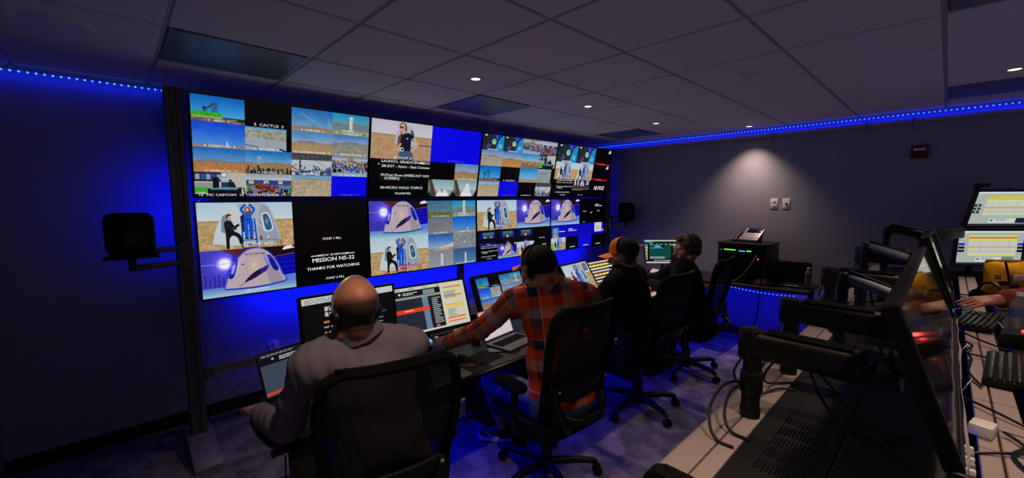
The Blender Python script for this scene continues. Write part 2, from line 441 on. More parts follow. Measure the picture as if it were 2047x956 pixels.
    def material(s, name, strength=None, rough=0.25):
        im = bpy.data.images.new(name, s.w, s.h)
        px = np.ones((s.h, s.w, 4), np.float32); px[..., :3] = np.clip(s.a[::-1], 0, 255) / 255
        im.pixels.foreach_set(px.ravel()); im.update(); im.pack()
        m = bpy.data.materials.new(name); m.use_nodes = True; nt = m.node_tree; p = nt.nodes['Principled BSDF']
        t = _n(nt, 'ShaderNodeTexImage'); t.image = im; t.extension = 'EXTEND'
        p.inputs['Base Color'].default_value = (0.006, 0.006, 0.007, 1); p.inputs['Roughness'].default_value = rough
        nt.links.new(t.outputs[0], p.inputs['Emission Color']); p.inputs['Emission Strength'].default_value = SCREEN if strength is None else strength
        return m

def cap(c, s, col=(235, 235, 235), h=.085, v=.97):
    c.text(.5, v, h, s, col, 'C', bold=.03, wide=1.25)

def desert(c, sky0=(60, 120, 200), sky1=(130, 170, 210), hz=.55, gnd=(176, 140, 96), hill=(120, 112, 120), txt=None, gn=13, mount=.12):
    c.grad(0, 0, 1, hz, sky0, sky1)
    c.noise(0, 0, 1, hz * .9, 7, 6, 4)
    pts = [(0, hz)] + [(i / 12, hz - mount * (.55 + .3 * math.sin(i * .7 + mount * 50 + hz * 9) + .15 * math.sin(i * 1.9 + hz * 30))) for i in range(13)] + [(1, hz)]
    if mount: c.smooth(pts, hill, .75)
    c.grad(0, hz, 1, 1, tuple(x * .92 for x in gnd), gnd); c.noise(0, hz, 1, 1, gn, 30, 14)
    if txt: cap(c, txt)

def hero(c, txt='4  HERO  4', hedge=True):
    c.grad(0, 0, 1, .84, (8, 96, 190), (70, 176, 226))
    for x, y, w in ((.25, .46, .07), (.43, .26, .11)):
        for q in (0, .5, 1): c.line([(x - w / 2 + w * q, y), (x - w / 2 + w * q, .8)], .014, (24, 40, 56))
        n = 5
        for k in range(n):
            a = y + (.8 - y) * k / n; b = y + (.8 - y) * (k + 1) / n
            c.line([(x - w / 2, a), (x + w / 2, b)], .01, (30, 46, 60)); c.line([(x + w / 2, a), (x - w / 2, b)], .01, (30, 46, 60)); c.line([(x - w / 2, a), (x + w / 2, a)], .012, (24, 40, 56))
    c.line([(.22, .5), (.3, .47), (.4, .3)], .05, (40, 54, 70)); c.line([(.22, .44), (.26, .5)], .09, (30, 40, 52)); c.rect(.38, .26, .46, .36, (60, 84, 96))
    c.rect(0, .8, 1, 1, (120, 100, 92)); c.noise(0, .8, 1, 1, 30, 20, 5); c.rect(.58, .79, 1, .84, (60, 50, 50)); c.rect(.85, .84, 1, .92, (40, 34, 34))
    if hedge:
        c.rect(0, .62, .56, .82, (56, 170, 36)); c.noise(0, .62, .56, .82, 26, 30, 6); c.line([(0, .80), (.56, .82)], .03, (150, 190, 60))
        for k in range(16): c.text(.01 + k * .035, .86, .06, '123456789'[k % 9], (210, 225, 200), bold=.02)
    if txt: cap(c, txt)

def rocket(c, txt=None, x=.5, top=.12, w=.11, base=.83, mountain=True):
    c.grad(0, 0, 1, .8, (30, 140, 190), (130, 180, 190))
    if mountain:
        c.smooth([(0, .8), (0, .5), (.15, .42), (.35, .46), (.55, .38), (.8, .45), (1, .42), (1, .8)], (112, 128, 130)); c.noise(0, .4, 1, .8, 10, 10, 6)
    c.rect(0, .76, 1, 1, (150, 150, 110)); c.noise(0, .76, 1, 1, 34, 24, 6)
    c.rect(0, .76, 1, .8, (80, 170, 176))
    c.rect(x - w / 2, top + .04, x + w / 2, base, (206, 214, 196)); c.ell(x, top + .05, w / 2, .06, (214, 220, 204)); c.rect(x + w * .2, top + .05, x + w / 2, base, (150, 160, 150))
    c.rect(x - w * .6, top + .14, x + w * .6, top + .18, (180, 186, 176)); c.poly([(x - w / 2, base - .1), (x - w, base + .02), (x + w, base + .02), (x + w / 2, base - .1)], (190, 190, 180))
    c.rect(.25, .77, .45, .82, (214, 214, 206))
    if txt: cap(c, txt)

def crowd(c, kind=0, txt=None):
    if kind == 0:   # covered stand
        c.fill((186, 196, 200)); c.grad(0, 0, 1, .3, (60, 60, 64), (96, 98, 100))
        for k in range(9): c.line([(k * .14 - .1, 0), (k * .1 + .05, .3)], .02, (30, 32, 36))
        c.line([(0, .3), (1, .16)], .03, (36, 38, 42)); c.rect(.18, .08, .22, .9, (60, 66, 74)); c.line([(.4, .1), (.85, .6)], .015, (50, 54, 60))
        c.rect(0, .78, 1, 1, (70, 80, 120))
        n, y0, y1 = 70, .52, .95
        cols = [(30, 70, 210), (24, 40, 120), (190, 190, 196), (60, 60, 66), (40, 120, 140), (210, 190, 180)]
    elif kind == 1:  # conference room
        c.fill((168, 160, 150)); c.grad(0, 0, 1, .2, (110, 130, 160), (190, 196, 200)); c.rect(.42, .02, .6, .3, (160, 130, 92))
        c.rect(0, .72, 1, 1, (150, 170, 190)); c.rect(0, .8, 1, .82, (90, 100, 120))
        n, y0, y1 = 110, .22, .7
        cols = [(20, 24, 40), (16, 40, 130), (30, 90, 190), (14, 16, 22), (70, 110, 150), (170, 160, 150)]
    elif kind == 2:  # control room wide
        c.fill((120, 124, 134)); c.grad(0, 0, 1, .28, (150, 158, 170), (196, 200, 204)); c.rect(0, .28, 1, .5, (60, 70, 96))
        for k in range(6): c.rect(.05 + k * .16, .3, .16 + k * .16, .45, (30, 70, 170) if k % 2 else (170, 180, 190))
        c.poly([(.16, .45), (.64, .56), (.62, .85), (.2, .66)], (140, 44, 26)); c.rect(.62, .55, .66, .86, (230, 90, 40)); c.poly([(.66, .55), (1, .6), (1, .8), (.68, .76)], (60, 140, 170))
        n, y0, y1 = 60, .4, 1.0
        cols = [(20, 30, 120), (16, 18, 24), (30, 60, 190), (180, 60, 40), (60, 66, 76), (30, 30, 36)]
    else:            # one desk
        c.fill((186, 184, 176)); c.rect(0, 0, .5, .38, (30, 36, 60))
        for k in range(5): c.rect(.02 + k * .1, .08, .1 + k * .1, .3, (40, 80, 170) if k % 2 else (150, 160, 180))
        c.ell(.56, .1, .07, .12, (80, 140, 190)); c.ell(.56, .1, .05, .085, (220, 224, 224)); c.rect(.34, .2, .46, .64, (18, 20, 26))
        c.rect(0, .44, .34, .64, (150, 150, 146)); c.rect(0, .62, .24, .86, (60, 170, 50)); c.rect(.24, .66, .9, .9, (16, 18, 24)); c.rect(.28, .64, .84, .72, (70, 140, 160))
        c.rect(.5, .4, .72, .62, (20, 60, 110)); c.ell(.68, .34, .035, .06, (60, 44, 36)); c.poly([(.62, .42), (.74, .38), (.8, .62), (.66, .62)], (24, 26, 34))
        c.line([(.8, .95), (.84, .62), (.95, .66), (.97, .95)], .04, (20, 20, 24)); c.rect(0, .9, 1, 1, (14, 14, 18))
        if txt: c.text(.03, .88, .07, '123456', (220, 225, 210)); cap(c, txt, v=.985, h=.1)
        return
    for k in range(n):
        u = RNG.uniform(0, 1); v = y0 + (y1 - y0) * (k / n) ** .9; q = .02 + .035 * (v - y0) / (y1 - y0)
        col = cols[int(RNG.integers(len(cols)))]
        c.ell(u, v + q, q * .9, q * 1.5, col); c.ell(u, v - q * .9, q * .42, q * .75, (150, 116, 96) if k % 3 else (40, 34, 32))
    if kind == 2 and txt: cap(c, txt, h=.1, v=.985)
    elif txt: cap(c, txt)

def figure(c, sx, sy, k, pose):
    """small standing figure; feet at sx,sy, height k (fraction of tile height)"""
    a = c.h / c.w
    def X(p): return [(sx + x * k * a, sy - y * k) for x, y in p]
    if pose == 'up':     # blue flight suit, both hands over the head
        b = (22, 84, 208); d = (14, 54, 150)
        c.smooth(X([(-.11, .02), (-.02, .02), (-.01, .42), (.01, .42), (.02, .02), (.11, .02), (.13, .5), (.09, .7), (.12, .8), (-.12, .8), (-.09, .7), (-.13, .5)]), b)
        c.line(X([(-.1, .78), (-.19, .93), (-.05, 1.08)]), .075 * k, b); c.line(X([(.1, .78), (.19, .93), (.05, 1.08)]), .075 * k, b)
        c.ell(*X([(0, 1.1)])[0], .05 * k * a, .05 * k, (226, 180, 160)); c.line(X([(-.08, .6), (.08, .6)]), .03 * k, d)
        c.smooth(X([(-.07, .84), (-.075, .95), (0, 1.0), (.075, .95), (.08, .76), (.03, .8), (-.03, .8)]), (120, 72, 40)); c.ell(*X([(-.005, .91)])[0], .042 * k * a, .055 * k, (226, 180, 150))
        c.ell(*X([(-.06, .0)])[0], .05 * k * a, .03 * k, (30, 30, 40)); c.ell(*X([(.06, .0)])[0], .05 * k * a, .03 * k, (30, 30, 40))
    else:                # dark suit, striding, reaching up to the right
        b = (18, 20, 20)
        c.smooth(X([(-.1, .0), (-.02, .0), (.0, .3), (.1, .4), (.22, .3), (.28, .04), (.36, .04), (.3, .4), (.12, .56), (.1, .8), (-.02, .88), (-.12, .8), (-.1, .5)]), b)
        c.line(X([(.02, .8), (.14, .66), (.27, .74)]), .07 * k, b); c.line(X([(-.05, .78), (.05, .6), (.2, .62)]), .06 * k, (34, 36, 36))
        c.ell(*X([(.3, .77)])[0], .04 * k * a, .035 * k, (224, 170, 140)); c.ell(*X([(.02, .98)])[0], .06 * k * a, .08 * k, (222, 176, 150)); c.smooth(X([(-.05, .94), (-.06, 1.05), (.03, 1.09), (.08, 1.03), (.0, 1.01), (-.02, .94)]), (80, 60, 50))

def landing(c, txt=None):
    """crew capsule on the desert floor, one figure cheering from its steps"""
    c.grad(0, 0, 1, .4, (176, 204, 226), (206, 218, 224)); c.rect(0, .38, 1, 1, (190, 158, 110)); c.noise(0, .38, 1, 1, 20, 26, 14)
    c.rect(0, .39, 1, .42, (170, 142, 100))
    c.smooth([(.13, .88), (.18, .5), (.3, .16), (.44, .02), (.6, .0), (.7, .05), (.78, .3), (.84, .8), (.8, .88), (.5, .92)], (170, 182, 192))
    c.smooth([(.13, .86), (.18, .5), (.28, .2), (.38, .06), (.46, .4), (.42, .9)], (202, 212, 218), .9)
    c.smooth([(.62, .9), (.6, .5), (.64, .1), (.72, .12), (.83, .8), (.8, .9)], (140, 152, 166), .7)
    c.smooth([(.64, .25), (.72, .24), (.77, .6), (.68, .64), (.65, .5)], (214, 222, 226)); c.smooth([(.655, .28), (.71, .27), (.755, .57), (.685, .6)], (52, 88, 130)); c.ell(.7, .42, .02, .06, (140, 170, 200), .6)
    c.smooth([(.22, .62), (.24, .3), (.31, .26), (.33, .3), (.3, .64)], (120, 140, 156)); c.line([(.58, .4), (.7, .7)], .012, (210, 216, 220)); c.line([(.6, .3), (.66, .4)], .01, (216, 220, 224))
    c.noise(.7, .84, 1, 1, 40, 22, 6); c.line([(.44, .78), (.86, .86)], .012, (120, 110, 104)); c.rect(.615, .74, .64, .84, (170, 40, 36)); c.rect(.7, .74, .715, .8, (220, 226, 226))
    c.line([(.435, .35), (.43, .96)], .03, (24, 70, 190)); c.line([(.565, .35), (.585, .98)], .03, (24, 70, 190))
    for q in (.62, .82, .92, .99): c.line([(.43, q), (.58, q)], .02, (20, 50, 150))
    c.smooth([(.42, .3), (.46, .28), (.47, .6), (.43, .6)], (30, 34, 50))
    figure(c, .5, .78, .68, 'up'); figure(c, .3, .98, .68, 'reach')
    if txt: c.text(.4, .95, .065, txt, (235, 238, 240), bold=.02)

def studio(c, txt=None):
    """crew capsule in a blue-lit studio with a light flare"""
    c.grad(0, 0, 1, .8, (36, 24, 150), (20, 20, 130)); c.poly([(0, 0), (.34, 0), (.2, .8), (0, .8)], (70, 60, 190)); c.rect(.4, 0, 1, .28, (28, 10, 22)); c.poly([(.2, 0), (.5, 0), (.4, .22)], (80, 30, 50))
    c.poly([(.72, .28), (1, .2), (1, .74), (.78, .7)], (14, 14, 190))
    for k in range(4): c.line([(.76, .34 + k * .1), (1, .3 + k * .12)], .02, (8, 8, 60))
    for k in range(12): c.rect(.03 + k * .022, .5 + .04 * (k % 3), .038 + k * .022, .78, (50, 60, 220) if k % 2 else (16, 16, 90))
    c.line([(.86, .08), (1.0, .05)], .03, (235, 235, 240)); c.smooth([(.88, .02), (.98, -.02), (.95, .06), (.87, .08)], (235, 235, 240))
    c.grad(0, .8, 1, 1, (90, 130, 200), (170, 200, 226)); c.poly([(.7, .7), (1, .66), (1, .8), (.7, .82)], (90, 130, 236))
    c.smooth([(.2, .86), (.235, .64), (.30, .38), (.37, .17), (.46, .04), (.55, .0), (.64, .03), (.73, .16), (.80, .38), (.85, .62), (.885, .82), (.55, .9)], (60, 90, 230))
    c.smooth([(.222, .84), (.255, .64), (.315, .39), (.385, .185), (.465, .055), (.55, .015), (.635, .045), (.72, .175), (.785, .39), (.83, .62), (.86, .8), (.54, .86)], (190, 172, 178))
    c.smooth([(.62, .1), (.72, .26), (.8, .6), (.85, .8), (.7, .83), (.66, .4)], (150, 136, 160), .7)
    c.smooth([(.45, .25), (.47, .18), (.58, .18), (.61, .25), (.61, .56), (.46, .58)], (196, 178, 172)); c.line([(.47, .18), (.58, .18), (.61, .26), (.61, .56), (.46, .58), (.455, .26), (.47, .18)], .006, (150, 136, 140))
    c.glow(.53, .38, .2, (30, 24, 10), 2, (.5, 1))
    for pts in ([(.26, .6), (.3, .3), (.36, .22), (.36, .32), (.32, .58), (.28, .64)], [(.68, .18), (.73, .22), (.8, .5), (.78, .56), (.73, .48)]):
        c.smooth(pts, (20, 26, 150)); c.smooth([(.5 * (u + sum(q[0] for q in pts) / 6), .5 * (v + sum(q[1] for q in pts) / 6)) for u, v in pts], (120, 140, 236))
    c.text(.548, .15, .04, 'BLUE ORIGIN', (60, 40, 60), 'C', bold=.01, wide=1.15)
    for k in range(15):   # feather mark on the hull
        t = k / 14; u = .43 + .24 * t; v = .745 - .30 * t ** 1.15; wd = .012 + .05 * math.sin(PI * min(1, t * 1.05)) ** .8
        c.poly([(u, v), (u - wd * .8, v - wd * .3), (u - wd * .2, v - wd * 1.3), (u + .04, v - .06)], (36, 22, 60)); c.poly([(u, v), (u + wd * .9, v - wd * .1), (u + wd, v - wd * 1.2), (u + .04, v - .06)], (44, 26, 84))
    c.smooth([(.6, .5), (.66, .42), (.69, .44), (.66, .54), (.61, .58)], (70, 30, 150)); c.line([(.36, .83), (.5, .68), (.66, .48)], .009, (20, 12, 30))
    c.rect(.395, .33, .43, .36, (150, 60, 70)); c.line([(.22, .86), (.55, .885), (.87, .82)], .022, (30, 40, 150))
    c.glow(.23, .3, .4, (120, 110, 200), 2.2); c.glow(.23, .3, .16, (255, 255, 255), 1); c.line([(0, .3), (.24, .3)], .016, (120, 170, 255), .8); c.line([(.24, .3), (.6, .27), (1, .18)], .012, (200, 120, 230), .7)
    if txt: c.text(.55, .93, .055, txt, (235, 238, 240), 'C', bold=.02)

def presenter(c):
    c.grad(0, 0, 1, .38, (196, 190, 206), (212, 206, 212)); c.rect(0, .36, 1, 1, (184, 146, 112)); c.noise(0, .38, 1, 1, 12, 26, 16); c.rect(0, .35, 1, .4, (170, 136, 106)); c.rect(.7, .56, 1, .6, (110, 96, 90))
    c.smooth([(.37, .6), (.4, .25), (.55, .1), (.66, .16), (.72, .5), (.7, .62)], (176, 184, 196)); c.smooth([(.62, .2), (.66, .22), (.69, .44), (.66, .46)], (40, 60, 90))
    c.smooth([(.41, .66), (.42, .4), (.46, .3), (.43, .12), (.47, .02), (.54, .06), (.555, .2), (.53, .34), (.46, .6), (.42, .68)], (112, 72, 44))
    c.smooth([(.44, .12), (.47, .05), (.52, .08), (.52, .22), (.49, .27), (.45, .22)], (214, 166, 146)); c.rect(.44, .12, .5, .17, (60, 60, 74)); c.smooth([(.48, .24), (.53, .22), (.54, .33), (.48, .36)], (206, 158, 138))
    c.smooth([(.47, .34), (.54, .29), (.6, .28), (.68, .36), (.69, .42), (.64, .44), (.62, .8), (.47, .82), (.46, .6)], (18, 20, 46)); c.line([(.67, .4), (.76, .56), (.66, .76)], .06, (214, 164, 140)); c.line([(.47, .56), (.42, .7), (.5, .76)], .06, (206, 158, 136))
    c.smooth([(.44, .96), (.46, .8), (.64, .76), (.68, 1), (.44, 1)], (66, 88, 116)); c.ell(.49, .72, .035, .06, (210, 214, 220)); c.ell(.495, .72, .018, .035, (24, 24, 30)); c.line([(.56, .44), (.585, .41)], .025, (230, 230, 236))
    c.text(.52, .97, .06, '20  ENC20P  20', (225, 232, 236), 'C')

def rundown(c, lines=True):
    c.fill((4, 4, 6)); w = (226, 230, 232); g = (8, 26, 16)
    c.rect(.16, .13, .78, .24, g); c.rect(.16, .38, .76, .56, g); c.rect(.3, .74, .74, .84, g)
    c.text(.17, .085, .07, 'LAUNCH, GRADATIM FEROCITER!', w, bold=.03); c.text(.18, .21, .07, '28-SOT - Astro - Seat Commercial', w, bold=.03)
    c.text(.17, .45, .07, '29-Post Show (WEBCAST HOLD', w, bold=.03); c.text(.23, .54, .07, 'SCREEN)', w, bold=.03)
    c.text(.17, .79, .07, '30-MICRO HOLD TOPICS', w, bold=.03); c.text(.42, .95, .06, 'PROMPTER', w, bold=.03)
    c.poly([(.125, .1), (.15, .135), (.125, .17)], (180, 180, 240)); c.rect(.8, .045, .9, .075, w); c.line([(.8, .07), (.86, .03)], .02, w)

def patch(c, txt='PHOTO ZERO'):
    c.grad(0, 0, 1, 1, (24, 32, 40), (40, 48, 56)); c.poly([(.3, 0), (.62, 0), (.7, .5), (.3, 1), (0, 1), (0, .5)], (32, 40, 48)); c.line([(.1, .9), (.4, .1)], .02, (70, 80, 88)); c.line([(.24, .7), (.5, .2)], .015, (64, 72, 80))
    c.poly([(.45, 0), (.86, 0), (.68, .36)], (40, 44, 200)); c.line([(.6, .04), (.68, .26)], .05, (120, 120, 236))
    c.ell(.53, .46, .1, .17, (226, 226, 140)); c.ell(.53, .46, .075, .13, (60, 190, 190)); c.rect(.46, .49, .6, .52, (230, 226, 150))
    c.poly([(.16, .84), (.3, .56), (.42, .7), (.3, .96)], (70, 74, 110)); c.smooth([(.6, 1), (.76, .3), (.94, .04), (1, .02), (1, 1)], (20, 144, 206))
    for k in range(9): c.line([(.84, .72), (.84 + .12 * math.cos(k * .7), .72 + .2 * math.sin(k * .7))], .025, (150, 214, 226))
    c.ell(.14, .09, .06, .045, (220, 224, 226)); c.rect(.25, .92, .75, .98, (206, 210, 216))

def talk(c, n):
    c.fill((10, 10, 16)); c.rect(.12, .12, .9, .6, (10, 14, 120)); c.rect(.25, .15, .8, .52, (40, 120, 140)); c.rect(.25, .34, .8, .5, (60, 70, 80))
    for k in range(n):
        u = .5 if n == 1 else .36 + k * .3
        q = 1.5 if n == 1 else 1
        c.smooth([(u - .09 * q, .95), (u - .08 * q, .62), (u, .52), (u + .08 * q, .62), (u + .1 * q, .95)], (14, 14, 20)); c.ell(u, .45, .04 * q, .1 * q, (214, 160, 132)); c.smooth([(u - .05 * q, .62), (u - .05 * q, .36), (u, .3), (u + .05 * q, .36), (u + .06 * q, .6), (u + .03 * q, .42), (u - .03 * q, .42)], (104, 60, 36))
    c.rect(.1, .88, .9, 1, (24, 22, 160) if n > 1 else (16, 16, 22)); c.rect(.45, .92, .6, .96, (200, 206, 230))

BLUEF = (8, 8, 236)
def stripe_text(c, u, v, w, n, h=.05, col=(220, 224, 226)):
    """unreadably small lines of print: dashes of uneven length"""
    for k in range(n):
        x = u; e = u + w * RNG.uniform(.6, 1)
        while x < e:
            q = RNG.uniform(.02, .07) * w * 2; c.rect(x, v + k * h * 1.9, min(e, x + q), v + k * h * 1.9 + h, col); x += q + .012 * w * 2

def tv_pictures():
    T = []
    land = Cv(640, 360); landing(land); stud = Cv(640, 360); studio(stud); run = Cv(480, 320); rundown(run)
    # 1 upper left: sixteen camera feeds
    c = Cv(1280, 720); c.fill((2, 2, 3))
    hero(c.cell(0, 0)); cap(c.cell(1, 0), '5  CACTUS  5', h=.11)
    q = c.cell(2, 0); desert(q, (28, 100, 180), (110, 160, 200), .78, (160, 136, 110), mount=0); q.line([(.2, .2), (.7, .7)], .1, (150, 190, 220), .3); q.line([(.88, .3), (.92, .8)], .01, (200, 220, 235)); q.line([(.5, .6), (.5, .8)], .015, (60, 60, 60)); q.line([(.56, .6), (.56, .8)], .015, (60, 60, 60)); cap(q, '6  NINE MILE  6')
    rocket(c.cell(3, 0), '7  DESERT FIX  7')
    q = c.cell(0, 1); desert(q, (10, 70, 216), (84, 150, 226), .92, (170, 140, 100), mount=.06); q.rect(.63, .74, .655, .93, (226, 226, 220)); cap(q, '8  DESERT FIX  8')
    q = c.cell(1, 1); q.fill((2, 2, 3)); q = q.sub(0, .02, .88, 1); desert(q, (60, 150, 200), (140, 180, 196), .12, (168, 164, 150), mount=0); q.rect(0, .45, 1, 1, (160, 170, 180)); q.noise(0, .1, 1, .5, 24, 20, 8); q.line([(.4, .45), (1, .5)], .02, (90, 90, 90)); q.line([(.52, .5), (.52, .85)], .012, (90, 90, 96)); q.line([(0, .78), (.3, .86), (.3, 1)], .03, (30, 34, 50)); q.line([(.82, .88), (1, 1)], .06, (20, 22, 34)); cap(q, '9  TLP LOAD  9')
    desert(c.cell(2, 1), (70, 130, 196), (150, 176, 200), .52, (180, 150, 108), txt='10  LAUNCH TOWER  10'); desert(c.cell(3, 1), (60, 120, 190), (140, 170, 200), .4, (150, 146, 136), txt='11  MIRROR TOWER  11', gn=22)
    desert(c.cell(0, 2), (30, 100, 190), (110, 160, 200), .58, (186, 128, 76), txt='12  UMBILICAL  12', gn=18)
    q = c.cell(1, 2); desert(q, (24, 110, 196), (120, 170, 206), .55, (170, 130, 96), mount=.08); q.ell(.28, .34, .045, .1, (170, 170, 166)); q.rect(.25, .34, .3, .6, (150, 150, 146))
    for k in range(26): q.line([(k * .04, 1), (k * .04 + RNG.uniform(-.03, .03), .62 + RNG.uniform(0, .25))], RNG.uniform(.02, .08), (26, 40, 30))
    cap(q, '13  NOZZLE  13')
    crowd(c.cell(2, 2), 0, '14  TESSERACT  14'); crowd(c.cell(3, 2), 1, '15  VIRTUAL  15'); crowd(c.cell(0, 3), 3, '16  MC CAPCOM  16'); crowd(c.cell(1, 3), 2, '17 MC WIDE  17')
    q = c.cell(2, 3); desert(q, (90, 150, 196), (150, 170, 176), .2, (186, 168, 140), mount=.05, gn=22)
    for a in range(2): c.cell(1 + a, 3).rect(0, .5, .03, .8, (80, 170, 50))
    q = c.cell(3, 3); q.fill(BLUEF); cap(q, '19 DRONE 2  19', (90, 96, 180))
    T.append(c)
    # 2 upper: presenter, blue field, rundown
    c = Cv(1280, 720); c.fill((2, 2, 3)); presenter(c.cell(0, 0, 2, 2)); q = c.cell(1, 0, 2, 2); q.fill(BLUEF); q.text(.5, .96, .045, '29  LP REDROOT  29', (90, 96, 190), 'C')
    c.cell(0, 1, 2, 2).blit(run); desert(c.cell(3, 2), (90, 130, 190), (160, 170, 190), .55, (176, 140, 92), txt='10 LAUNCH TOWER 10')
    for k in (2, 3):
        q = c.cell(k, 3); q.fill((150, 168, 170)); q.grad(.1, 0, 1, .6, (120, 170, 176), (190, 200, 206)); q.poly([(0, 0), (.12, 0), (.36, 1), (.14, 1)], (90, 60, 56)); q.poly([(0, .3), (.14, 1), (0, 1)], (20, 20, 24)); q.poly([(.86, 1), (1, .6), (1, 1)], (26, 24, 30)); q.smooth([(.3, 1), (.45, .6), (.56, .8), (.66, .6), (.8, 1)], (232, 232, 236)); q.rect(0, .42, .04, .8, (60, 170, 50)); q.line([(.45, .7), (.58, .5)], .03, (40, 60, 80))
        if k == 3: q.smooth([(.4, .8), (.55, .2), (.66, .3), (.7, .7)], (220, 224, 230))
    T.append(c)
    # 3 upper
    c = Cv(1280, 720); c.fill((2, 2, 3)); patch(c.cell(0, 0)); patch(c.cell(1, 0)); crowd(c.cell(2, 0), 1); crowd(c.cell(3, 0), 2)
    desert(c.cell(0, 1), (100, 140, 190), (160, 176, 190), .4, (176, 166, 140), gn=22); desert(c.cell(1, 1), (70, 130, 200), (180, 180, 190), .5, (190, 140, 84))
    q = c.cell(2, 1); desert(q, (40, 130, 200), (150, 190, 210), .5, (176, 140, 100), mount=0)
    for k in range(16): q.line([(k * .065, 1), (k * .065, .6 + RNG.uniform(0, .3))], .05, (34, 44, 40))
    crowd(c.cell(3, 1), 3); hero(c.cell(0, 2), None, False); cap(c.cell(1, 2), '5  CACTUS  5', h=.11)
    q = c.cell(2, 2); desert(q, (24, 130, 200), (130, 190, 220), .78, (170, 150, 120), mount=0); q.line([(.4, .2), (.7, .6)], .08, (170, 200, 220), .4)
    q = c.cell(3, 2).sub(0, 0, .84, 1); desert(q, (90, 180, 206), (150, 190, 200), .12, (150, 164, 166), mount=0); q.line([(.0, .8), (.4, .95)], .03, (40, 44, 60)); q.rect(.2, .3, .7, .36, (110, 120, 120))
    desert(c.cell(0, 3), (110, 160, 196), (170, 184, 190), .25, (190, 172, 146), mount=.05); q = c.cell(1, 3); q.fill(BLUEF); cap(q, '19 DRONE 1  19', (90, 96, 180)); cap(c.cell(2, 3), '21 DRONE 2  21'); crowd(c.cell(3, 3).sub(-.0, 0, .95, 1), 0)
    T.append(c)
    # 4 upper
    c = Cv(1280, 720); c.fill((2, 2, 3)); patch(c.cell(0, 0, 3, 3)); patch(c.cell(1, 0, 3, 3)); c.cell(0, 1, 3, 3).blit(land); c.cell(1, 1, 3, 3).blit(land)
    for v in (.3, .63): c.line([(.68, v), (1, v + .02)], .016, (190, 30, 26)); c.line([(.7, v + .025), (.99, v + .04)], .012, (170, 26, 24)); c.rect(.76, v, .88, v + .03, (230, 50, 40))
    for v in (.03, .36): c.line([(.925, v + .05), (.98, v + .035)], .02, (220, 224, 226)); c.smooth([(.94, v), (.975, v - .01), (.965, v + .025), (.935, v + .04)], (225, 228, 230))
    c.cell(0, 2, 3, 3).blit(run); q = c.cell(1, 2, 3, 3); q.rect(0, 0, 1, 1, (4, 4, 8)); q.rect(.06, 0, .9, .34, (20, 30, 110)); q.rect(.08, 0, .16, .34, (200, 206, 214)); q.rect(.24, 0, .32, .34, (180, 186, 200)); q.smooth([(.38, .34), (.44, .08), (.56, .04), (.64, .34)], (190, 170, 190)); q.rect(.74, 0, .9, .3, (150, 170, 190)); q.rect(0, .4, .95, .43, (200, 120, 50)); q.rect(0, .52, .95, .55, (180, 170, 160)); q.rect(0, .6, .6, .63, (150, 140, 130)); q.text(.5, .94, .06, 'Ready 2 Queue', (190, 194, 200), 'C')
    c.text(.955, .86, .085, '10:19:52', (240, 242, 244), 'R', bold=.045, shear=.3, wide=.95)
    T.append(c)
    # 5 lower left
    c = Cv(1280, 720); c.fill((2, 2, 3)); q = c.cell(0, 0, 2, 2); q.blit(land); q.text(.4, .95, .06, 'CR2   PGM   AUX-1', (235, 238, 240), bold=.025)
    q = c.cell(0, 1, 2, 2); q.blit(stud); q.text(.55, .955, .055, 'CR2-SW-PVW', (235, 238, 240), 'C', bold=.025)
    w = (236, 238, 240); q = c.cell(1, 0, 2, 2, 1, 2)
    q.text(.49, .468, .03, 'FONT 1 FILL', w, 'C', .03); q.text(.51, .962, .03, 'FONT 2 FILL', w, 'C', .03)
    q.text(.5, .668, .026, 'NEW SHEPARD', w, 'C', .03, wide=1.5); q.rect(.2, .652, .33, .662, w); q.rect(.67, .652, .8, .662, w)
    q.text(.5, .735, .05, 'MISSION NS-32', w, 'C', .045, wide=1.12); q.text(.5, .828, .036, 'THANKS FOR WATCHING', w, 'C', .045, wide=1.08)
    T.append(c)
    # 6 lower
    c = Cv(1280, 720); c.fill((2, 2, 3)); q = c.cell(0, 0, 2, 2); q.blit(stud); q.line([(.18, .96), (.86, .88)], .02, (40, 220, 90)); q.rect(.5, .9, .56, .95, (40, 230, 90))
    q = c.cell(0, 1, 2, 2); q.blit(land); q.line([(.2, .98), (1, .8)], .015, (220, 60, 50)); q.line([(.25, .88), (.8, .8)], .012, (200, 60, 60)); q.rect(.48, .86, .58, .92, (220, 50, 60))
    c2 = [c.cell(2 + (k % 2), k // 2) for k in range(8)]
    desert(c2[0], (60, 112, 140), (90, 130, 150), .66, (110, 116, 60), mount=0, gn=30); rocket(c2[1], None, .5, .0, .12); desert(c2[2], (90, 110, 140), (120, 130, 150), .3, (130, 132, 136), mount=0); desert(c2[3], (16, 90, 206), (80, 150, 220), .85, (160, 150, 150), mount=.06); c2[3].rect(.62, .7, .65, .86, (220, 220, 220))
    desert(c2[4], (30, 90, 180), (150, 180, 210), .86, (170, 130, 110), mount=0); c2[4].poly([(.3, .86), (1, .6), (1, .86)], (200, 196, 200)); c2[5].fill((136, 142, 150)); c2[5].noise(0, 0, 1, 1, 18, 24, 16); c2[5].rect(.46, .55, .54, .66, (200, 204, 206))
    c2[6].grad(0, 0, 1, 1, (130, 138, 150), (150, 156, 164)); c2[6].rect(.47, .22, .58, .95, (214, 216, 216)); c2[6].rect(.58, .22, .61, .95, (110, 110, 116)); c2[6].line([(.5, .3), (.5, 1)], .02, (40, 40, 50)); c2[7].grad(0, 0, 1, 1, (50, 90, 140), (90, 130, 170)); c2[7].rect(.49, .34, .56, .9, (210, 220, 220)); c2[7].ell(.525, .35, .035, .06, (214, 222, 224))
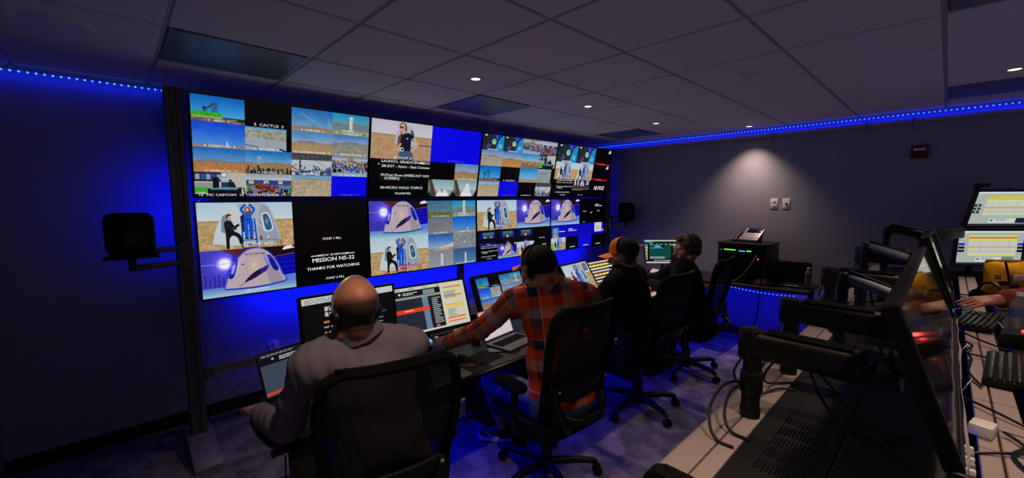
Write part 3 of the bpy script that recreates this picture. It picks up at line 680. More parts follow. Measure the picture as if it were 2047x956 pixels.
    for k, s in enumerate(('21  PR L RANGE 22', '7 DESERT FIX 7', '23 L2 RANGE 23', '8 DESERT FIX 8', '24 L3 RANGE 24', '', '', '27 AR L RANGE CLOSE')): cap(c2[k], s)
    T.append(c)
    # 7 lower
    c = Cv(1280, 720); c.fill((2, 2, 3)); c.cell(0, 0, 2, 2).blit(land); c.cell(1, 0, 2, 2).blit(stud); talk(c.cell(0, 2), 2); talk(c.cell(1, 2), 1); talk(c.cell(2, 2), 1)
    c.cell(0, 3).blit(run); c.cell(1, 3).blit(stud); c.cell(2, 3).blit(land); q = c.cell(3, 2, 4, 4, 1, 2); q.text(.5, .44, .04, 'FONT 1 FILL', w, 'C', .04); q.text(.5, .7, .05, 'MISSION NS-32', w, 'C', .05); q.text(.5, .8, .035, 'THANKS FOR WATCHING', w, 'C', .04)
    c.cell(1, 3).rect(.2, .9, 1, .94, (60, 230, 60))
    T.append(c)
    # 8 lower right
    c = Cv(1280, 720); c.fill((2, 2, 3)); c.cell(0, 0, 2, 2).blit(stud); q = c.cell(1, 0, 2, 2); q.text(.62, .24, .05, 'MISSION NS-32', w, 'L', .04, wide=.55); q.rect(.6, .26, .9, .29, w); q.text(.14, .52, .05, 'FONT 1 FILL', w, 'L', .03, wide=.6); q.text(.7, .52, .05, 'FONT 2 FILL', w, 'L', .03, wide=.5); q.line([(.42, .58), (.5, .54)], .03, w); q.text(.13, .96, .04, 'AUX 2', w, 'L', .03)
    c.rect(0, .5, 1, .75, (10, 10, 190)); c.rect(.74, .75, 1, 1, (2, 2, 3)); c.rect(.48, .75, .74, 1, (10, 10, 226))
    q = c.cell(0, 2); rocket(q.sub(.1, .2, .52, 1)); q.rect(.55, .5, .95, .56, w); q = c.cell(1, 2); q.text(.2, .45, .12, 'MISSION NS-32', w, 'L', .04, wide=.5); q.rect(.2, .5, .8, .55, w); q = c.cell(3, 2); q.sub(.2, .0, .8, .8).fill((214, 214, 206)); q.line([(.4, .6), (.4, .3)], .05, (70, 70, 70)); q.line([(.55, .6), (.55, .4)], .05, (70, 70, 70)); q.rect(.75, .6, .95, .8, (150, 160, 220))
    c.cell(0, 3).blit(land); c.cell(0, 3).rect(0, .6, .2, 1, (90, 200, 60))
    for k in range(1, 4): c.cell(k, 3).rect(.3, .82, .7, .88, w)
    T.append(c)
    return T

# ================================================================ room shell
CEIL = 2.56; XW = 5.62; YW = 3.98; XL = -0.62; YB = -2.6
struct(B().box(((XL + XW) / 2, (YB + YW) / 2, -0.03), (XW - XL + .3, YW - YB + .3, 0.06)).build('floor', 'carpet'))
struct(B().box(((XL + XW) / 2, YW + .05, CEIL / 2 + .1), (XW - XL + .3, .1, CEIL + .2)).build('wall_back', 'wall'))
struct(B().box((XW + .05, (YB + YW) / 2, CEIL / 2 + .1), (.1, YW - YB, CEIL + .2)).build('wall_right', 'wall'))
struct(B().box((XL - .05, (YB + YW) / 2, CEIL / 2 + .1), (.1, YW - YB, CEIL + .2)).build('wall_left', 'wall'))
# rear wall left out, unseen, so the world's ambient fill reaches the room
struct(B().box(((XL + XW) / 2, YW - .006, .05), (XW - XL, .012, .10), bev=.004).build('baseboard_back', 'base'))
struct(B().box((XW - .006, (YB + YW) / 2, .05), (.012, YW - YB - .03, .10), bev=.004).build('baseboard_right', 'base'))
struct(B().box((XL + .006, (YB + YW) / 2, .05), (.012, YW - YB - .03, .10), bev=.004).build('baseboard_left', 'base'))

GX = [XL, -.4, .225, .885, 1.503, 2.14, 2.755, 3.342, 3.96, 4.58, 5.2, XW]
GY = [YB, -1.81, -1.18, -.555, .07, .693, 1.317, 1.96, 2.615, 3.25, 3.88, YW]
panels = {(2, 8): 'a', (5, 8): 'b', (9, 8): 'c', (9, 3): 'd', (5, 3): 'e'}
b = B()
for i in range(len(GX) - 1):
    for j in range(len(GY) - 1):
        if (i, j) in panels: continue
        w, h = GX[i + 1] - GX[i] - .022, GY[j + 1] - GY[j] - .022
        b.box(((GX[i] + GX[i + 1]) / 2, (GY[j] + GY[j + 1]) / 2, CEIL + .002), (w, h, .016), bev=.003, seg=1)
b.box(((XL + XW) / 2, (YB + YW) / 2, CEIL + .11), (XW - XL + .3, YW - YB + .3, .08))
struct(b.build('ceiling', 'tile'))
b = B()
for x in GX[1:-1]: b.box((x, (YB + YW) / 2, CEIL + .006), (.024, YW - YB, .008))
for y in GY[1:-1]: b.box(((XL + XW) / 2, y, CEIL + .006), (XW - XL, .024, .007))
struct(b.build('trim_1', 'tee'))
struct(B().box(((XL + XW) / 2, YW - .011, CEIL - .012), (XW - XL, .022, .024)).build('trim_2', 'tee'))
struct(B().box((XW - .011, (YB + YW) / 2, CEIL - .012), (.022, YW - YB, .024)).build('trim_3', 'tee'))

lbl = {'a': 'unlit dark ceiling light panel nearest the left post of the screen wall',
       'b': 'unlit bluish ceiling light panel above the middle of the screen wall',
       'c': 'unlit ceiling light panel at the far corner above the last screen',
       'd': 'unlit ceiling light panel at the far right over the stacked monitors', 'e': 'unlit ceiling light panel at the top right of the view'}
dark = mat('unlit_diffuser', srgb(104, 110, 116), 0.4, var=0.25, scale=6)
for (i, j), k in panels.items():
    cx, cy = (GX[i] + GX[i + 1]) / 2, (GY[j] + GY[j + 1]) / 2; w, h = GX[i + 1] - GX[i] - .03, GY[j + 1] - GY[j] - .03
    t = thing('ceiling_light_panel', lbl[k], 'ceiling light', (cx, cy, CEIL), group='unlit ceiling light panels')
    B().box((0, 0, -.003), (w - .03, h - .03, .004)).build('diffuser', dark, t)
    f = B()
    for sx in (-1, 1):
        f.box((sx * (w / 2 - .008), 0, .002), (.016, h, .014), bev=.003); f.box((0, sx * (h / 2 - .008), .002), (w - .032, .016, .014), bev=.003)
    f.build('frame', 'alud', t)

# ---------------------------------------------------------------- recessed downlights
spots = [(1.85, 2.30, 'lit recessed downlight nearest the camera, over the second screen'), (3.13, 2.29, 'lit recessed downlight second along the row over the desk'),
         (4.39, 2.29, 'lit recessed downlight third along the row, near the far screens'), (5.38, 1.65, 'lit recessed downlight beside the far wall above the desk phone'),
         (4.27, -.24, 'lit recessed downlight at the right edge of the picture'), (2.35, -.24, 'recessed downlight above the second console row, out of the picture'),
         (0.95, -.30, 'recessed downlight above the standing place at the console end'), (0.60, .95, 'recessed downlight behind the man in the grey shirt'), (1.2, -1.6, 'recessed downlight at the back of the room')]
for x, y, l in spots:
    t = thing('downlight', l, 'ceiling light', (x, y, CEIL), group='recessed ceiling downlights')
    B().lathe([(.036, .01), (.042, -.006), (.052, -.010), (.062, -.008), (.064, -.002)]).build('trim_ring', 'trimring', t)
    B().lathe([(0, -.0085), (.024, -.0085), (.031, -.0065), (.034, .0)]).build('lens', 'lamp', t)
    L = bpy.data.lights.new('downlight_beam', 'SPOT'); L.energy = SPOT_W; L.color = WARM; L.spot_size = math.radians(100); L.spot_blend = 1.0; L.shadow_soft_size = .035
    o = bpy.data.objects.new('downlight_beam', L); C.objects.link(o); o.location = (x, y, CEIL - .02)

t = thing('smoke_detector', 'round white smoke detector on the ceiling tiles', 'smoke detector', (3.10, 1.0, CEIL - .006))
B().lathe([(0, -.012), (.075, -.012), (.078, 0)]).build('base', 'white', t)
B().lathe([(0, -.044), (.03, -.044), (.045, -.036), (.052, -.012)]).build('sensor_head', 'white', t)
t = thing('ceiling_speaker', 'round white ceiling speaker grille near the left corner', 'ceiling speaker', (-.13, 2.9, CEIL - .006))
B().lathe([(0, -.004), (.10, -.006), (.112, -.004), (.115, .0)]).build('grille', 'white', t)

# ---------------------------------------------------------------- blue led strips
def led_strip(name, label, pts, n, facing, wdt=.010):
    t = thing(name, label, 'led strip', pts[0])
    o0 = Vector(pts[0]); P = [Vector(p) - o0 for p in pts]; f = Vector(facing)
    B().tube(P, wdt / 2, 6, smooth=len(P) > 2).build('tape', 'tape', t)
    Q = spline(P, 12) if len(P) > 2 else P
    L = np.cumsum([0] + [(a - c).length for a, c in zip(Q[1:], Q)]); b = B()
    for k in range(n):
        s = L[-1] * (k + .5) / n; i = min(len(Q) - 2, int(np.searchsorted(L, s) - 1)); i = max(0, i); q = Q[i].lerp(Q[i + 1], (s - L[i]) / max(1e-6, L[i + 1] - L[i]))
        b.ball(q + f * wdt * .35, .0065, 8)
    d = b.build('diodes', 'led', t); d['kind'] = 'stuff'
    return t
led_strip('led_strip', 'blue led strip along the top of the left wall', [(XL + .02, YW - .03, CEIL - .04), (.31, YW - .03, CEIL - .04)], 26, (0, -.6, -.8))
area_strip('led_light_left', (XL + .02, YW - .045, CEIL - .05), (.31, YW - .045, CEIL - .05), .012, (0, .5, -1), 0.4 * LED_STRIP)
led_strip('led_strip', 'blue led strip along the top of the right wall', [(XW - .05, YW - .1, CEIL - .035), (XW - .05, -2.2, CEIL - .035)], 170, (-.7, 0, -.7))
area_strip('led_light_right', (XW - .066, 3.8, CEIL - .045), (XW - .066, -2.2, CEIL - .045), .012, (.6, 0, -1), 5.0 * LED_STRIP)

# cable conduit under the right-hand strip
t = thing('cable_conduit', 'painted cable conduit clamped along the right wall under the blue strip', 'conduit', (XW - .035, YW - .05, CEIL - .105))
B().box((0, -(YW + 2.2) / 2, .01), (.055, YW + 2.2, .05), bev=.012).build('trunking', 'wall', t)
for y in (1.45, .62, .28):
    b = B(); b.tube([(-.02, y - YW + .05, .045), (-.045, y - YW + .05, .02), (-.045, y - YW + .05, -.03), (-.02, y - YW + .05, -.065), (.03, y - YW + .05, -.07)], .006, 8)
    b.build('clamp', 'alud', t)

# ---------------------------------------------------------------- right wall fittings
t = thing('fire_alarm_strobe', 'dark red fire alarm strobe with a clear lens on the right wall', 'fire alarm', (XW, .22, 2.165), (0, 0, -PI / 2))
B().box((0, -.022, 0), (.125, .044, .125), bev=.012).build('body', 'red', t)
B().box((0, -.05, .02), (.085, .02, .022), bev=.008).build('lens', 'white', t)
for y, l, kind in ((1.412, 'white wall plate with duplex socket above the rack cabinet', 0), (1.289, 'white wall plate with a black round jack right of the socket plate', 1)):
    t = thing('wall_plate', l, 'wall plate', (XW, y, 1.66), (0, 0, -PI / 2), 'wall plates above the desk phone')
    B().box((0, -.003, 0), (.075, .006, .12), bev=.003).build('plate', 'white', t)
    if kind == 0:
        for z in (-.024, .024):
            o = B().box((0, -.007, z), (.034, .004, .03), bev=.004).build('socket', 'white', t); s = B()
            for x in (-.007, .007): s.box((x, -.0092, z + .003), (.003, .001, .009))
            s.build('slots', 'black', o)
    else:
        B().cyl((0, -.006, 0), (0, -.014, 0), .011, seg=20).build('jack', 'black', t)
        B().box((0, -.007, -.03), (.018, .003, .014), bev=.003).build('label_holder', 'white', t)

# ================================================================ screen wall
PY = 3.53
def post(x, y, z1, label, foot, wdt=.09):
    t = thing('screen_wall_post', label, 'frame post', (x, y, 0), group='posts of the screen wall')
    b = B(); w = wdt
    b.box((0, 0, (z1 + .1) / 2), (w * .72, w * .72, z1 - .1))
    for sx in (-1, 1):
        for sy in (-1, 1): b.box((sx * w * .33, sy * w * .33, (z1 + .1) / 2), (w * .34, w * .34, z1 - .1), bev=.004, seg=1)
    b.build('extrusion', 'alud', t)
    if foot:
        b = B(); b.box((0, 0, .05), (.15, .16, .1), bev=.006)
        b.prism([(-.08, .0), (-.40, .0), (-.40, .03), (-.08, .1)], -.075, .075, Matrix(((0, 0, 1, 0), (1, 0, 0, 0), (0, 1, 0, 0), (0, 0, 0, 1))), bev=.004)
        b.prism([(.08, .0), (.34, .0), (.34, .03), (.08, .1)], -.075, .075, Matrix(((0, 0, 1, 0), (1, 0, 0, 0), (0, 1, 0, 0), (0, 0, 0, 1))), bev=.004)
        b.build('foot', 'alu', t)
    return t
post(.312, PY + .02, 2.47, 'leftmost aluminium post of the screen wall with a splayed foot', True)
post(2.69, PY + .12, 2.40, 'middle aluminium post behind the screens and the desk', False, .06)
post(5.345, PY + .02, 2.40, 'rightmost aluminium post of the screen wall beside the last screen', True)
t = thing('cross_rail', 'aluminium cross rail joining the posts low behind the desk', 'frame rail', (.36, PY + .02, .52))
b = B()
for z in (-.018, .018): b.box((2.47, 0, z), (4.93, .045, .034), bev=.004, seg=1)
b.box((2.47, .004, 0), (4.93, .03, .03)); b.build('extrusion', 'alu', t)
b = B()
for x in (.03, 4.9): b.box((x, -.03, 0), (.05, .02, .07), bev=.003)
b.build('bracket', 'alud', t)

names = ['upper left screen showing a grid of sixteen camera feeds', 'upper screen showing a woman in sunglasses beside a blank blue field', 'upper screen third from the left showing small feeds and surf patches',
         'upper right screen showing the clock reading 10:19:52', 'lower left screen showing capsule pictures beside white titles on black', 'lower screen second from the left with a capsule above a cheering figure',
         'lower screen third from the left with a rundown and talking people', 'lower right screen with a capsule above blue and black tiles']
TW, TH = 1.215, .684
pics = tv_pictures()
for k in range(8):
    col, low = k % 4, k >= 4
    x = .386 + col * 1.227 + TW / 2
    if low: loc = (x, 3.54, 1.72 - TH / 2); rot = (0, 0, 0)
    else: loc = (x, 3.475, 2.09); rot = (math.radians(-10.8), 0, 0)
    rot = (-rot[0], 0, 0)
    t = thing('wall_screen', names[k], 'screen', loc, rot, 'screens of the video wall')
    B().box((0, .031, 0), (TW + .009, .06, TH + .009), bev=.004).build('housing', 'black', t)
    b = B(); h, w = TH / 2, TW / 2; e = .005
    for sx in (-1, 1): b.box((sx * (w + .001), -.001, 0), (.007, .006, TH + .009)); b.box((0, -.001, sx * (h + .001)), (TW + .009, .006, .007))
    b.build('bezel', 'blackgloss', t)
    B().quad((-w + e, 0, -h + e), (w - e, 0, -h + e), (w - e, 0, h - e), (-w + e, 0, h - e), uv=True).build('display', pics[k].material('wall_picture_%d' % k), t, smooth=0)
    B().box((0, .075, 0), (.5, .03, .3), bev=.004).build('wall_mount', 'black', t)
# blue strips on the rear of the screens, washing the wall behind
for z0, pw in ((1.05, 52.0), (1.50, 3.0)):
    led_strip('led_strip', 'blue led strip behind the %s edge of the screen wall' % ('bottom' if z0 < 1.5 else 'middle'), [(.40, 3.66, z0), (5.3, 3.66, z0)], 90, (0, .8, -.3))
    area_strip('led_light_rear', (.75, 3.655, z0), (5.28, 3.655, z0), .02, (0, 1, -.5 if z0 < 1.3 else -.1), pw * LED_STRIP, spread=math.radians(105))
led_strip('led_strip', 'blue led strip up the rear of the left screens', [(.43, 3.66, 1.1), (.43, 3.66, 2.3)], 24, (-.5, .8, 0))
area_strip('led_light_side', (.36, 3.645, 1.35), (.36, 3.645, 1.95), .02, (-.35, 1, 0), 1.3 * LED_STRIP, spread=math.radians(110))
area_strip('led_light_side', (5.30, 3.645, 1.2), (5.30, 3.645, 2.2), .02, (.6, .8, 0), 1.0 * LED_STRIP)

# ---------------------------------------------------------------- studio loudspeakers on arms
def monitor_speaker(label, post_x, sx, sy, rz, side):
    t = thing('studio_loudspeaker', label, 'loudspeaker', (sx, sy, 1.41), (0, 0, rz), 'loudspeakers beside the screen wall')
    b = B(); b.box((0, 0, .125), (.205, .19, .25), bev=.045, seg=5); b.build('cabinet', 'blackmat', t)
    B().lathe([(0, .012), (.02, .006), (.055, .002), (.066, -.004)], (0, -.094, .085), rot=(PI / 2, 0, 0)).build('woofer', 'black', t)
    B().lathe([(0, .002), (.014, -.004), (.02, .002), (.036, .006)], (0, -.096, .19), rot=(PI / 2, 0, 0)).build('tweeter', 'black', t)
    B().box((0, .01, -.004), (.17, .16, .012), bev=.004).build('foot', 'blackmat', t)
    a = thing('speaker_arm', 'aluminium arm holding the ' + ('left' if side < 0 else 'right') + ' loudspeaker on the screen wall', 'bracket', (post_x, PY - .056, 1.40), group='loudspeaker arms')
    P = Vector((sx - post_x, sy - PY + .056, -.02))
    for z in (.02, -.075):
        e = P * (.86 if z > 0 else 1.0); e.z = z
        B().cyl((0, 0, z), e, .018, seg=16).build('tube', 'alud', a)
    b = B(); b.box((0, .005, -.03), (.06, .05, .19), bev=.004)
    for z in (.045, -.12): b.cyl((-.03, 0, z), (.05, 0, z), .014, seg=16)
    b.build('clamp', 'alud', a)
    B().box((P.x, P.y, -.0045), (.25, .2, .008), bev=.003).build('tray', 'blackmat', a)
    B().cyl((P.x, P.y, -.09), (P.x, P.y, -.012), .02, seg=16).build('pivot', 'black', a)
monitor_speaker('black studio loudspeaker on an arm left of the screen wall', .30, .045, 3.36, math.radians(14), -1)
monitor_speaker('black studio loudspeaker on an arm right of the screen wall', 5.36, 5.40, 3.24, math.radians(-38), 1)

# socket with adapters on the back wall, loose white leads
t = thing('wall_socket_adapter', 'white plug adapter in the socket on the back wall below the first screen', 'plug adapter', (.905, YW, .46))
B().box((0, -.004, 0), (.075, .008, .12), bev=.003).build('plate', 'white', t)
B().box((.012, -.028, .015), (.05, .045, .07), bev=.006).build('adapter', 'white', t)
B().box((-.02, -.02, -.025), (.03, .03, .045), bev=.005).build('plug', 'white', t)
tag(B().tube([(.88, YW - .04, .44), (.86, YW - .05, .32), (.80, YW - .06, .22), (.70, YW - .05, .27), (.62, YW - .05, .22), (.54, YW - .06, .16)], .003, 6).build('power_lead', 'cablew'), 'thin white lead hanging from the plug adapter on the back wall', 'cable')
tag(B().tube([(.43, YW - .02, .78), (.45, YW - .03, .69), (.50, YW - .03, .63), (.56, YW - .02, .60)], .0025, 6).build('power_lead', 'cablew'), 'thin white lead on the blue wall beside the left post', 'cable')

# ================================================================ task chairs (built facing +Y, origin on the floor under the gas lift)
def make_chair():
    t = thing('task_chair', '', 'chair', (0, 0, 0), group='black mesh task chairs')
    def back(u, v, off=0.0):
        # u across -1..1, v up 0..1
        z = .50 + .66 * v
        w = (.195 + .055 * min(1, v * 1.6)) * (1 - .10 * max(0, v - .8) / .2)
        y = -.235 - .075 * math.sin(v * 2.2) + .05 * (1 - v) * .4 - .07 * v * v + off
        y += .045 * abs(u) ** 2.2
        return Vector((u * w, y, z))
    # outer frame: a closed ring following the edge of the back
    ring = []
    N = 12
    for k in range(N + 1): ring.append(back(1, .06 + .86 * k / N))
    ring += [back(.93, .97), back(.75, 1.0)]
    for k in range(1, 6): ring.append(back(.75 - 1.5 * k / 6, 1.0))
    ring += [back(-.75, 1.0), back(-.93, .97)]
    for k in range(N + 1): ring.append(back(-1, .92 - .86 * k / N))
    ring += [back(-.9, .01), back(-.7, -.02)]
    for k in range(1, 6): ring.append(back(-.7 + 1.4 * k / 6, -.03))
    ring += [back(.7, -.02), back(.9, .01), back(1, .06)]
    b = bmesh.new(); secs = []
    P = spline([Vector(p) for p in ring], 3)
    for i, p in enumerate(P[:-1]):
        tg = (P[(i + 1) % (len(P) - 1)] - P[i - 1 if i else len(P) - 2]).normalized()
        ny = Vector((0, 1, 0)); ny = (ny - tg * ny.dot(tg)).normalized(); nx = tg.cross(ny)
        secs.append([b.verts.new(p + ny * (.026 * math.cos(a)) + nx * (.019 * math.sin(a))) for a in [2 * PI * q / 10 for q in range(10)]])
    for a, c in zip(secs, secs[1:] + secs[:1]):
        for q in range(10): b.faces.new((a[q], a[(q + 1) % 10], c[(q + 1) % 10], c[q]))
    x = B(); x._add(b, Matrix()); x.build('back_frame', 'blackmat', t)
    B().grid(lambda u, v: back((u * 2 - 1) * .97, .0 + v * .985, .012), 21, 25).build('back_mesh', 'weave', t, smooth=180)
    # ribbed edging woven over the top of the frame
    e = B()
    for k in range(71):
        u = -.84 + 1.68 * k / 70; p = back(u, 1.0); e.ball(p + Vector((0, 0, .003)), (.0036, .0285, .0195), 8)
    e.build('top_ribbing', 'black', t)
    l = B(); l.grid(lambda u, v: back((u * 2 - 1) * .8, .2 + v * .16, -.035), 15, 7, .012); l.build('lumbar_pad', 'black', t)
    # U-shaped carrier behind the back with bolts
    y = B()
    for s in (-1, 1):
        y.tube([back(s * .82, .34, -.03), back(s * .84, .22, -.045), Vector((s * .15, -.31, .54)), Vector((s * .10, -.27, .46)), Vector((s * .05, -.12, .40)), Vector((0, -.02, .395))], [.018, .02, .022, .024, .026, .026], 10)
    y.tube([back(-.8, .13, -.05), Vector((-.1, -.345, .55)), Vector((0, -.35, .545)), Vector((.1, -.345, .55)), back(.8, .13, -.05)], .018, 10)
    yo = y.build('back_carrier', 'black', t); bt = B()
    for s in (-1, 1):
        for v in (.33, .2): bt.ball(back(s * .82, v, -.055), (.009, .006, .009), 10)
    bt.build('bolts', 'alu', yo)
    s = B(); s.grid(lambda u, v: Vector(((u - .5) * (.50 - .05 * abs(v - .5)), -.25 + .5 * v, .475 - .012 * math.cos(PI * (u - .5)) - (.035 * max(0, v - .75) ** 2 * 16 * .25))), 15, 15, .06)
    s.build('seat', 'blackmat', t)
    B().box((0, -.01, .395), (.22, .26, .05), bev=.015).build('tilt_mechanism', 'black', t)
    for sx in (-1, 1):
        a = B(); a.tube([(sx * .10, -.02, .395), (sx * .22, -.03, .40), (sx * .285, -.04, .44), (sx * .29, -.05, .60), (sx * .285, -.05, .675)], [.02, .022, .024, .022, .02], 10)
        ao = a.build('armrest', 'black', t)
        p = B(); p.prism(rrect(.095, .26, .04), .676, .704, Matrix.Translation((sx * .285, -.0, 0)), bev=.009); p.build('arm_pad', 'blackmat', ao)
    c = B(); c.cyl((0, 0, .10), (0, 0, .24), .032, seg=20); c.cyl((0, 0, .24), (0, 0, .38), .018, seg=16); c.lathe([(.04, .05), (.045, .09), (.04, .125), (.03, .13)]); c.build('gas_lift', 'black', t)
    for k in range(5):
        a = math.radians(90 + 72 * k + 20); d = Vector((math.cos(a), math.sin(a), 0))
        lg = B(); lg.tube([d * .02 + Vector((0, 0, .105)), d * .16 + Vector((0, 0, .108)), d * .285 + Vector((0, 0, .095)), d * .315 + Vector((0, 0, .075))], [.028, .024, .02, .018], 10)
        lo = lg.build('leg', 'black', t)
        w = B(); n = Vector((-d.y, d.x, 0)); c0 = d * .325 + Vector((0, 0, .031))
        for s in (-1, 1): w.cyl(c0 + n * s * .007, c0 + n * s * .024, .030, seg=18, bev=.004)
        w.cyl(c0 - n * .01, c0 + n * .01, .018, seg=12); w.cyl(c0, c0 + Vector((0, 0, .045)), .008, seg=10); w.build('caster', 'blackgloss', lo)
    return t
CH = make_chair()
chairs = [((0.74, 1.63), 77, 'nearest black mesh chair, behind the man in the grey shirt'),
          ((1.83, 1.62), 84, 'black mesh chair behind the man in the orange plaid shirt'),
          ((3.02, 1.66), 86, 'black mesh chair behind the bearded man in the black jacket'),
          ((4.03, 1.70), 93, 'farthest black mesh chair, behind the man with glasses')]
for i, ((x, y), a, l) in enumerate(chairs):
    o = CH if i == 0 else dup(CH)
    o.location = (x, y, 0); o.rotation_euler = (0, 0, math.radians(a - 90)); o['label'] = l

# ================================================================ people: bodies and clothes grown as smooth distance fields
class Field:
    def __init__(s, lo, hi, res):
        s.lo = np.array(lo, float); s.res = res
        s.n = np.ceil((np.array(hi) - s.lo) / res).astype(int) + 1
        s.F = np.full(s.n, 1.0, np.float32)
    def _loc(s, mn, mx):
        a = np.maximum(0, np.floor((mn - s.lo) / s.res).astype(int)); b = np.minimum(s.n, np.ceil((mx - s.lo) / s.res).astype(int) + 1)
        if (b <= a).any(): return None
        ax = [(s.lo[i] + np.arange(a[i], b[i]) * s.res).astype(np.float32) for i in range(3)]
        return tuple(slice(a[i], b[i]) for i in range(3)), ax[0][:, None, None], ax[1][None, :, None], ax[2][None, None, :]
    def _put(s, sl, d, k, sub):
        F = s.F[sl]
        if sub: d = -d; h = np.maximum(k - np.abs(F - d), 0) / k; s.F[sl] = np.maximum(F, d) + h * h * k / 4
        else: h = np.maximum(k - np.abs(F - d), 0) / k; s.F[sl] = np.minimum(F, d) - h * h * k / 4
    def cone(s, p0, r0, p1, r1, k=.02, sub=False):
        p0 = np.array(p0, float); p1 = np.array(p1, float); pad = max(r0, r1) + k + 3 * s.res
        q = s._loc(np.minimum(p0, p1) - pad, np.maximum(p0, p1) + pad)
        if q is None: return
        sl, X, Y, Z = q; d = p1 - p0; L2 = max(1e-9, d @ d)
        t = np.clip(((X - p0[0]) * d[0] + (Y - p0[1]) * d[1] + (Z - p0[2]) * d[2]) / L2, 0, 1)
        D = np.sqrt((X - p0[0] - t * d[0]) ** 2 + (Y - p0[1] - t * d[1]) ** 2 + (Z - p0[2] - t * d[2]) ** 2) - (r0 + (r1 - r0) * t)
        s._put(sl, D, k, sub)
    def ell(s, c, r, R=None, k=.02, sub=False):
        c = np.array(c, float); r = np.array(r, float); R = np.eye(3) if R is None else np.array(R)
        pad = r.max() + k + 3 * s.res; q = s._loc(c - pad, c + pad)
        if q is None: return
        sl, X, Y, Z = q; X = X - c[0]; Y = Y - c[1]; Z = Z - c[2]
        g = [(X * R[i][0] + Y * R[i][1] + Z * R[i][2]) for i in range(3)]
        k0 = np.sqrt(sum((g[i] / r[i]) ** 2 for i in range(3))); k1 = np.sqrt(sum((g[i] / r[i] ** 2) ** 2 for i in range(3)))
        s._put(sl, k0 * (k0 - 1) / np.maximum(k1, 1e-6), k, sub)
    def cut(s, p, n):
        """keep only the side the normal points away from"""
        X = s.lo[0] + np.arange(s.n[0]) * s.res; Y = s.lo[1] + np.arange(s.n[1]) * s.res; Z = s.lo[2] + np.arange(s.n[2]) * s.res
        d = ((X - p[0]) * n[0])[:, None, None] + ((Y - p[1]) * n[1])[None, :, None] + ((Z - p[2]) * n[2])[None, None, :]
        s.F = np.maximum(s.F, d.astype(np.float32))
    def mesh(s):
        F = s.F; I = F < 0
        c = np.zeros(np.array(F.shape) - 1, np.uint8)
        for a in (0, 1):
            for b in (0, 1):
                for d in (0, 1): c += I[a:F.shape[0] - 1 + a, b:F.shape[1] - 1 + b, d:F.shape[2] - 1 + d]
        m = (c > 0) & (c < 8); ids = np.full(m.shape, -1, np.int32); cells = np.argwhere(m); ids[m] = np.arange(len(cells))
        acc = np.zeros((len(cells), 3)); cnt = np.zeros(len(cells))
        corners = [(a, b, d) for a in (0, 1) for b in (0, 1) for d in (0, 1)]
        V = {k: F[cells[:, 0] + k[0], cells[:, 1] + k[1], cells[:, 2] + k[2]] for k in corners}
        for k in corners:
            for ax in range(3):
                if k[ax]: continue
                k2 = list(k); k2[ax] = 1; k2 = tuple(k2); f0, f1 = V[k], V[k2]; x = (f0 < 0) != (f1 < 0)
                t = np.where(x, f0 / np.where(x, f0 - f1, 1), 0); p = np.array(k, float)[None].repeat(len(cells), 0); p[:, ax] += t
                acc[x] += p[x]; cnt[x] += 1
        P = (cells + acc / np.maximum(cnt, 1)[:, None]) * s.res + s.lo
        faces = []
        for ax in range(3):
            o = [i for i in range(3) if i != ax]
            a = [slice(None)] * 3; b = [slice(None)] * 3; a[ax] = slice(0, -1); b[ax] = slice(1, None)
            for i in o: a[i] = slice(1, -1); b[i] = slice(1, -1)
            A = I[tuple(a)]; Bq = I[tuple(b)]; e = np.argwhere(A != Bq); sg = A[A != Bq]
            e = e + np.array([0 if i == ax else 1 for i in range(3)])
            def cid(d0, d1):
                q = e.copy(); q[:, o[0]] -= d0; q[:, o[1]] -= d1; return ids[q[:, 0], q[:, 1], q[:, 2]]
            qd = np.stack([cid(1, 1), cid(0, 1), cid(0, 0), cid(1, 0)], 1)
            flip = sg if ax != 1 else ~sg
            qd[~flip] = qd[~flip][:, ::-1]; faces.append(qd)
        return P, np.concatenate(faces)

def wrinkle(P, N, amp, f=22.0, seed=0.0):
    x, y, z = P.T
    w = np.sin(f * (x + .6 * z) + 2.2 * np.sin(f * .55 * (y - z) + seed)) + .6 * np.sin(f * 1.9 * (z + .4 * y) + 1.7 * np.sin(f * .8 * x + seed * 2)) + .35 * np.sin(f * 3.7 * (x - y + .5 * z) + seed)
    return P + N * (amp * w)[:, None]

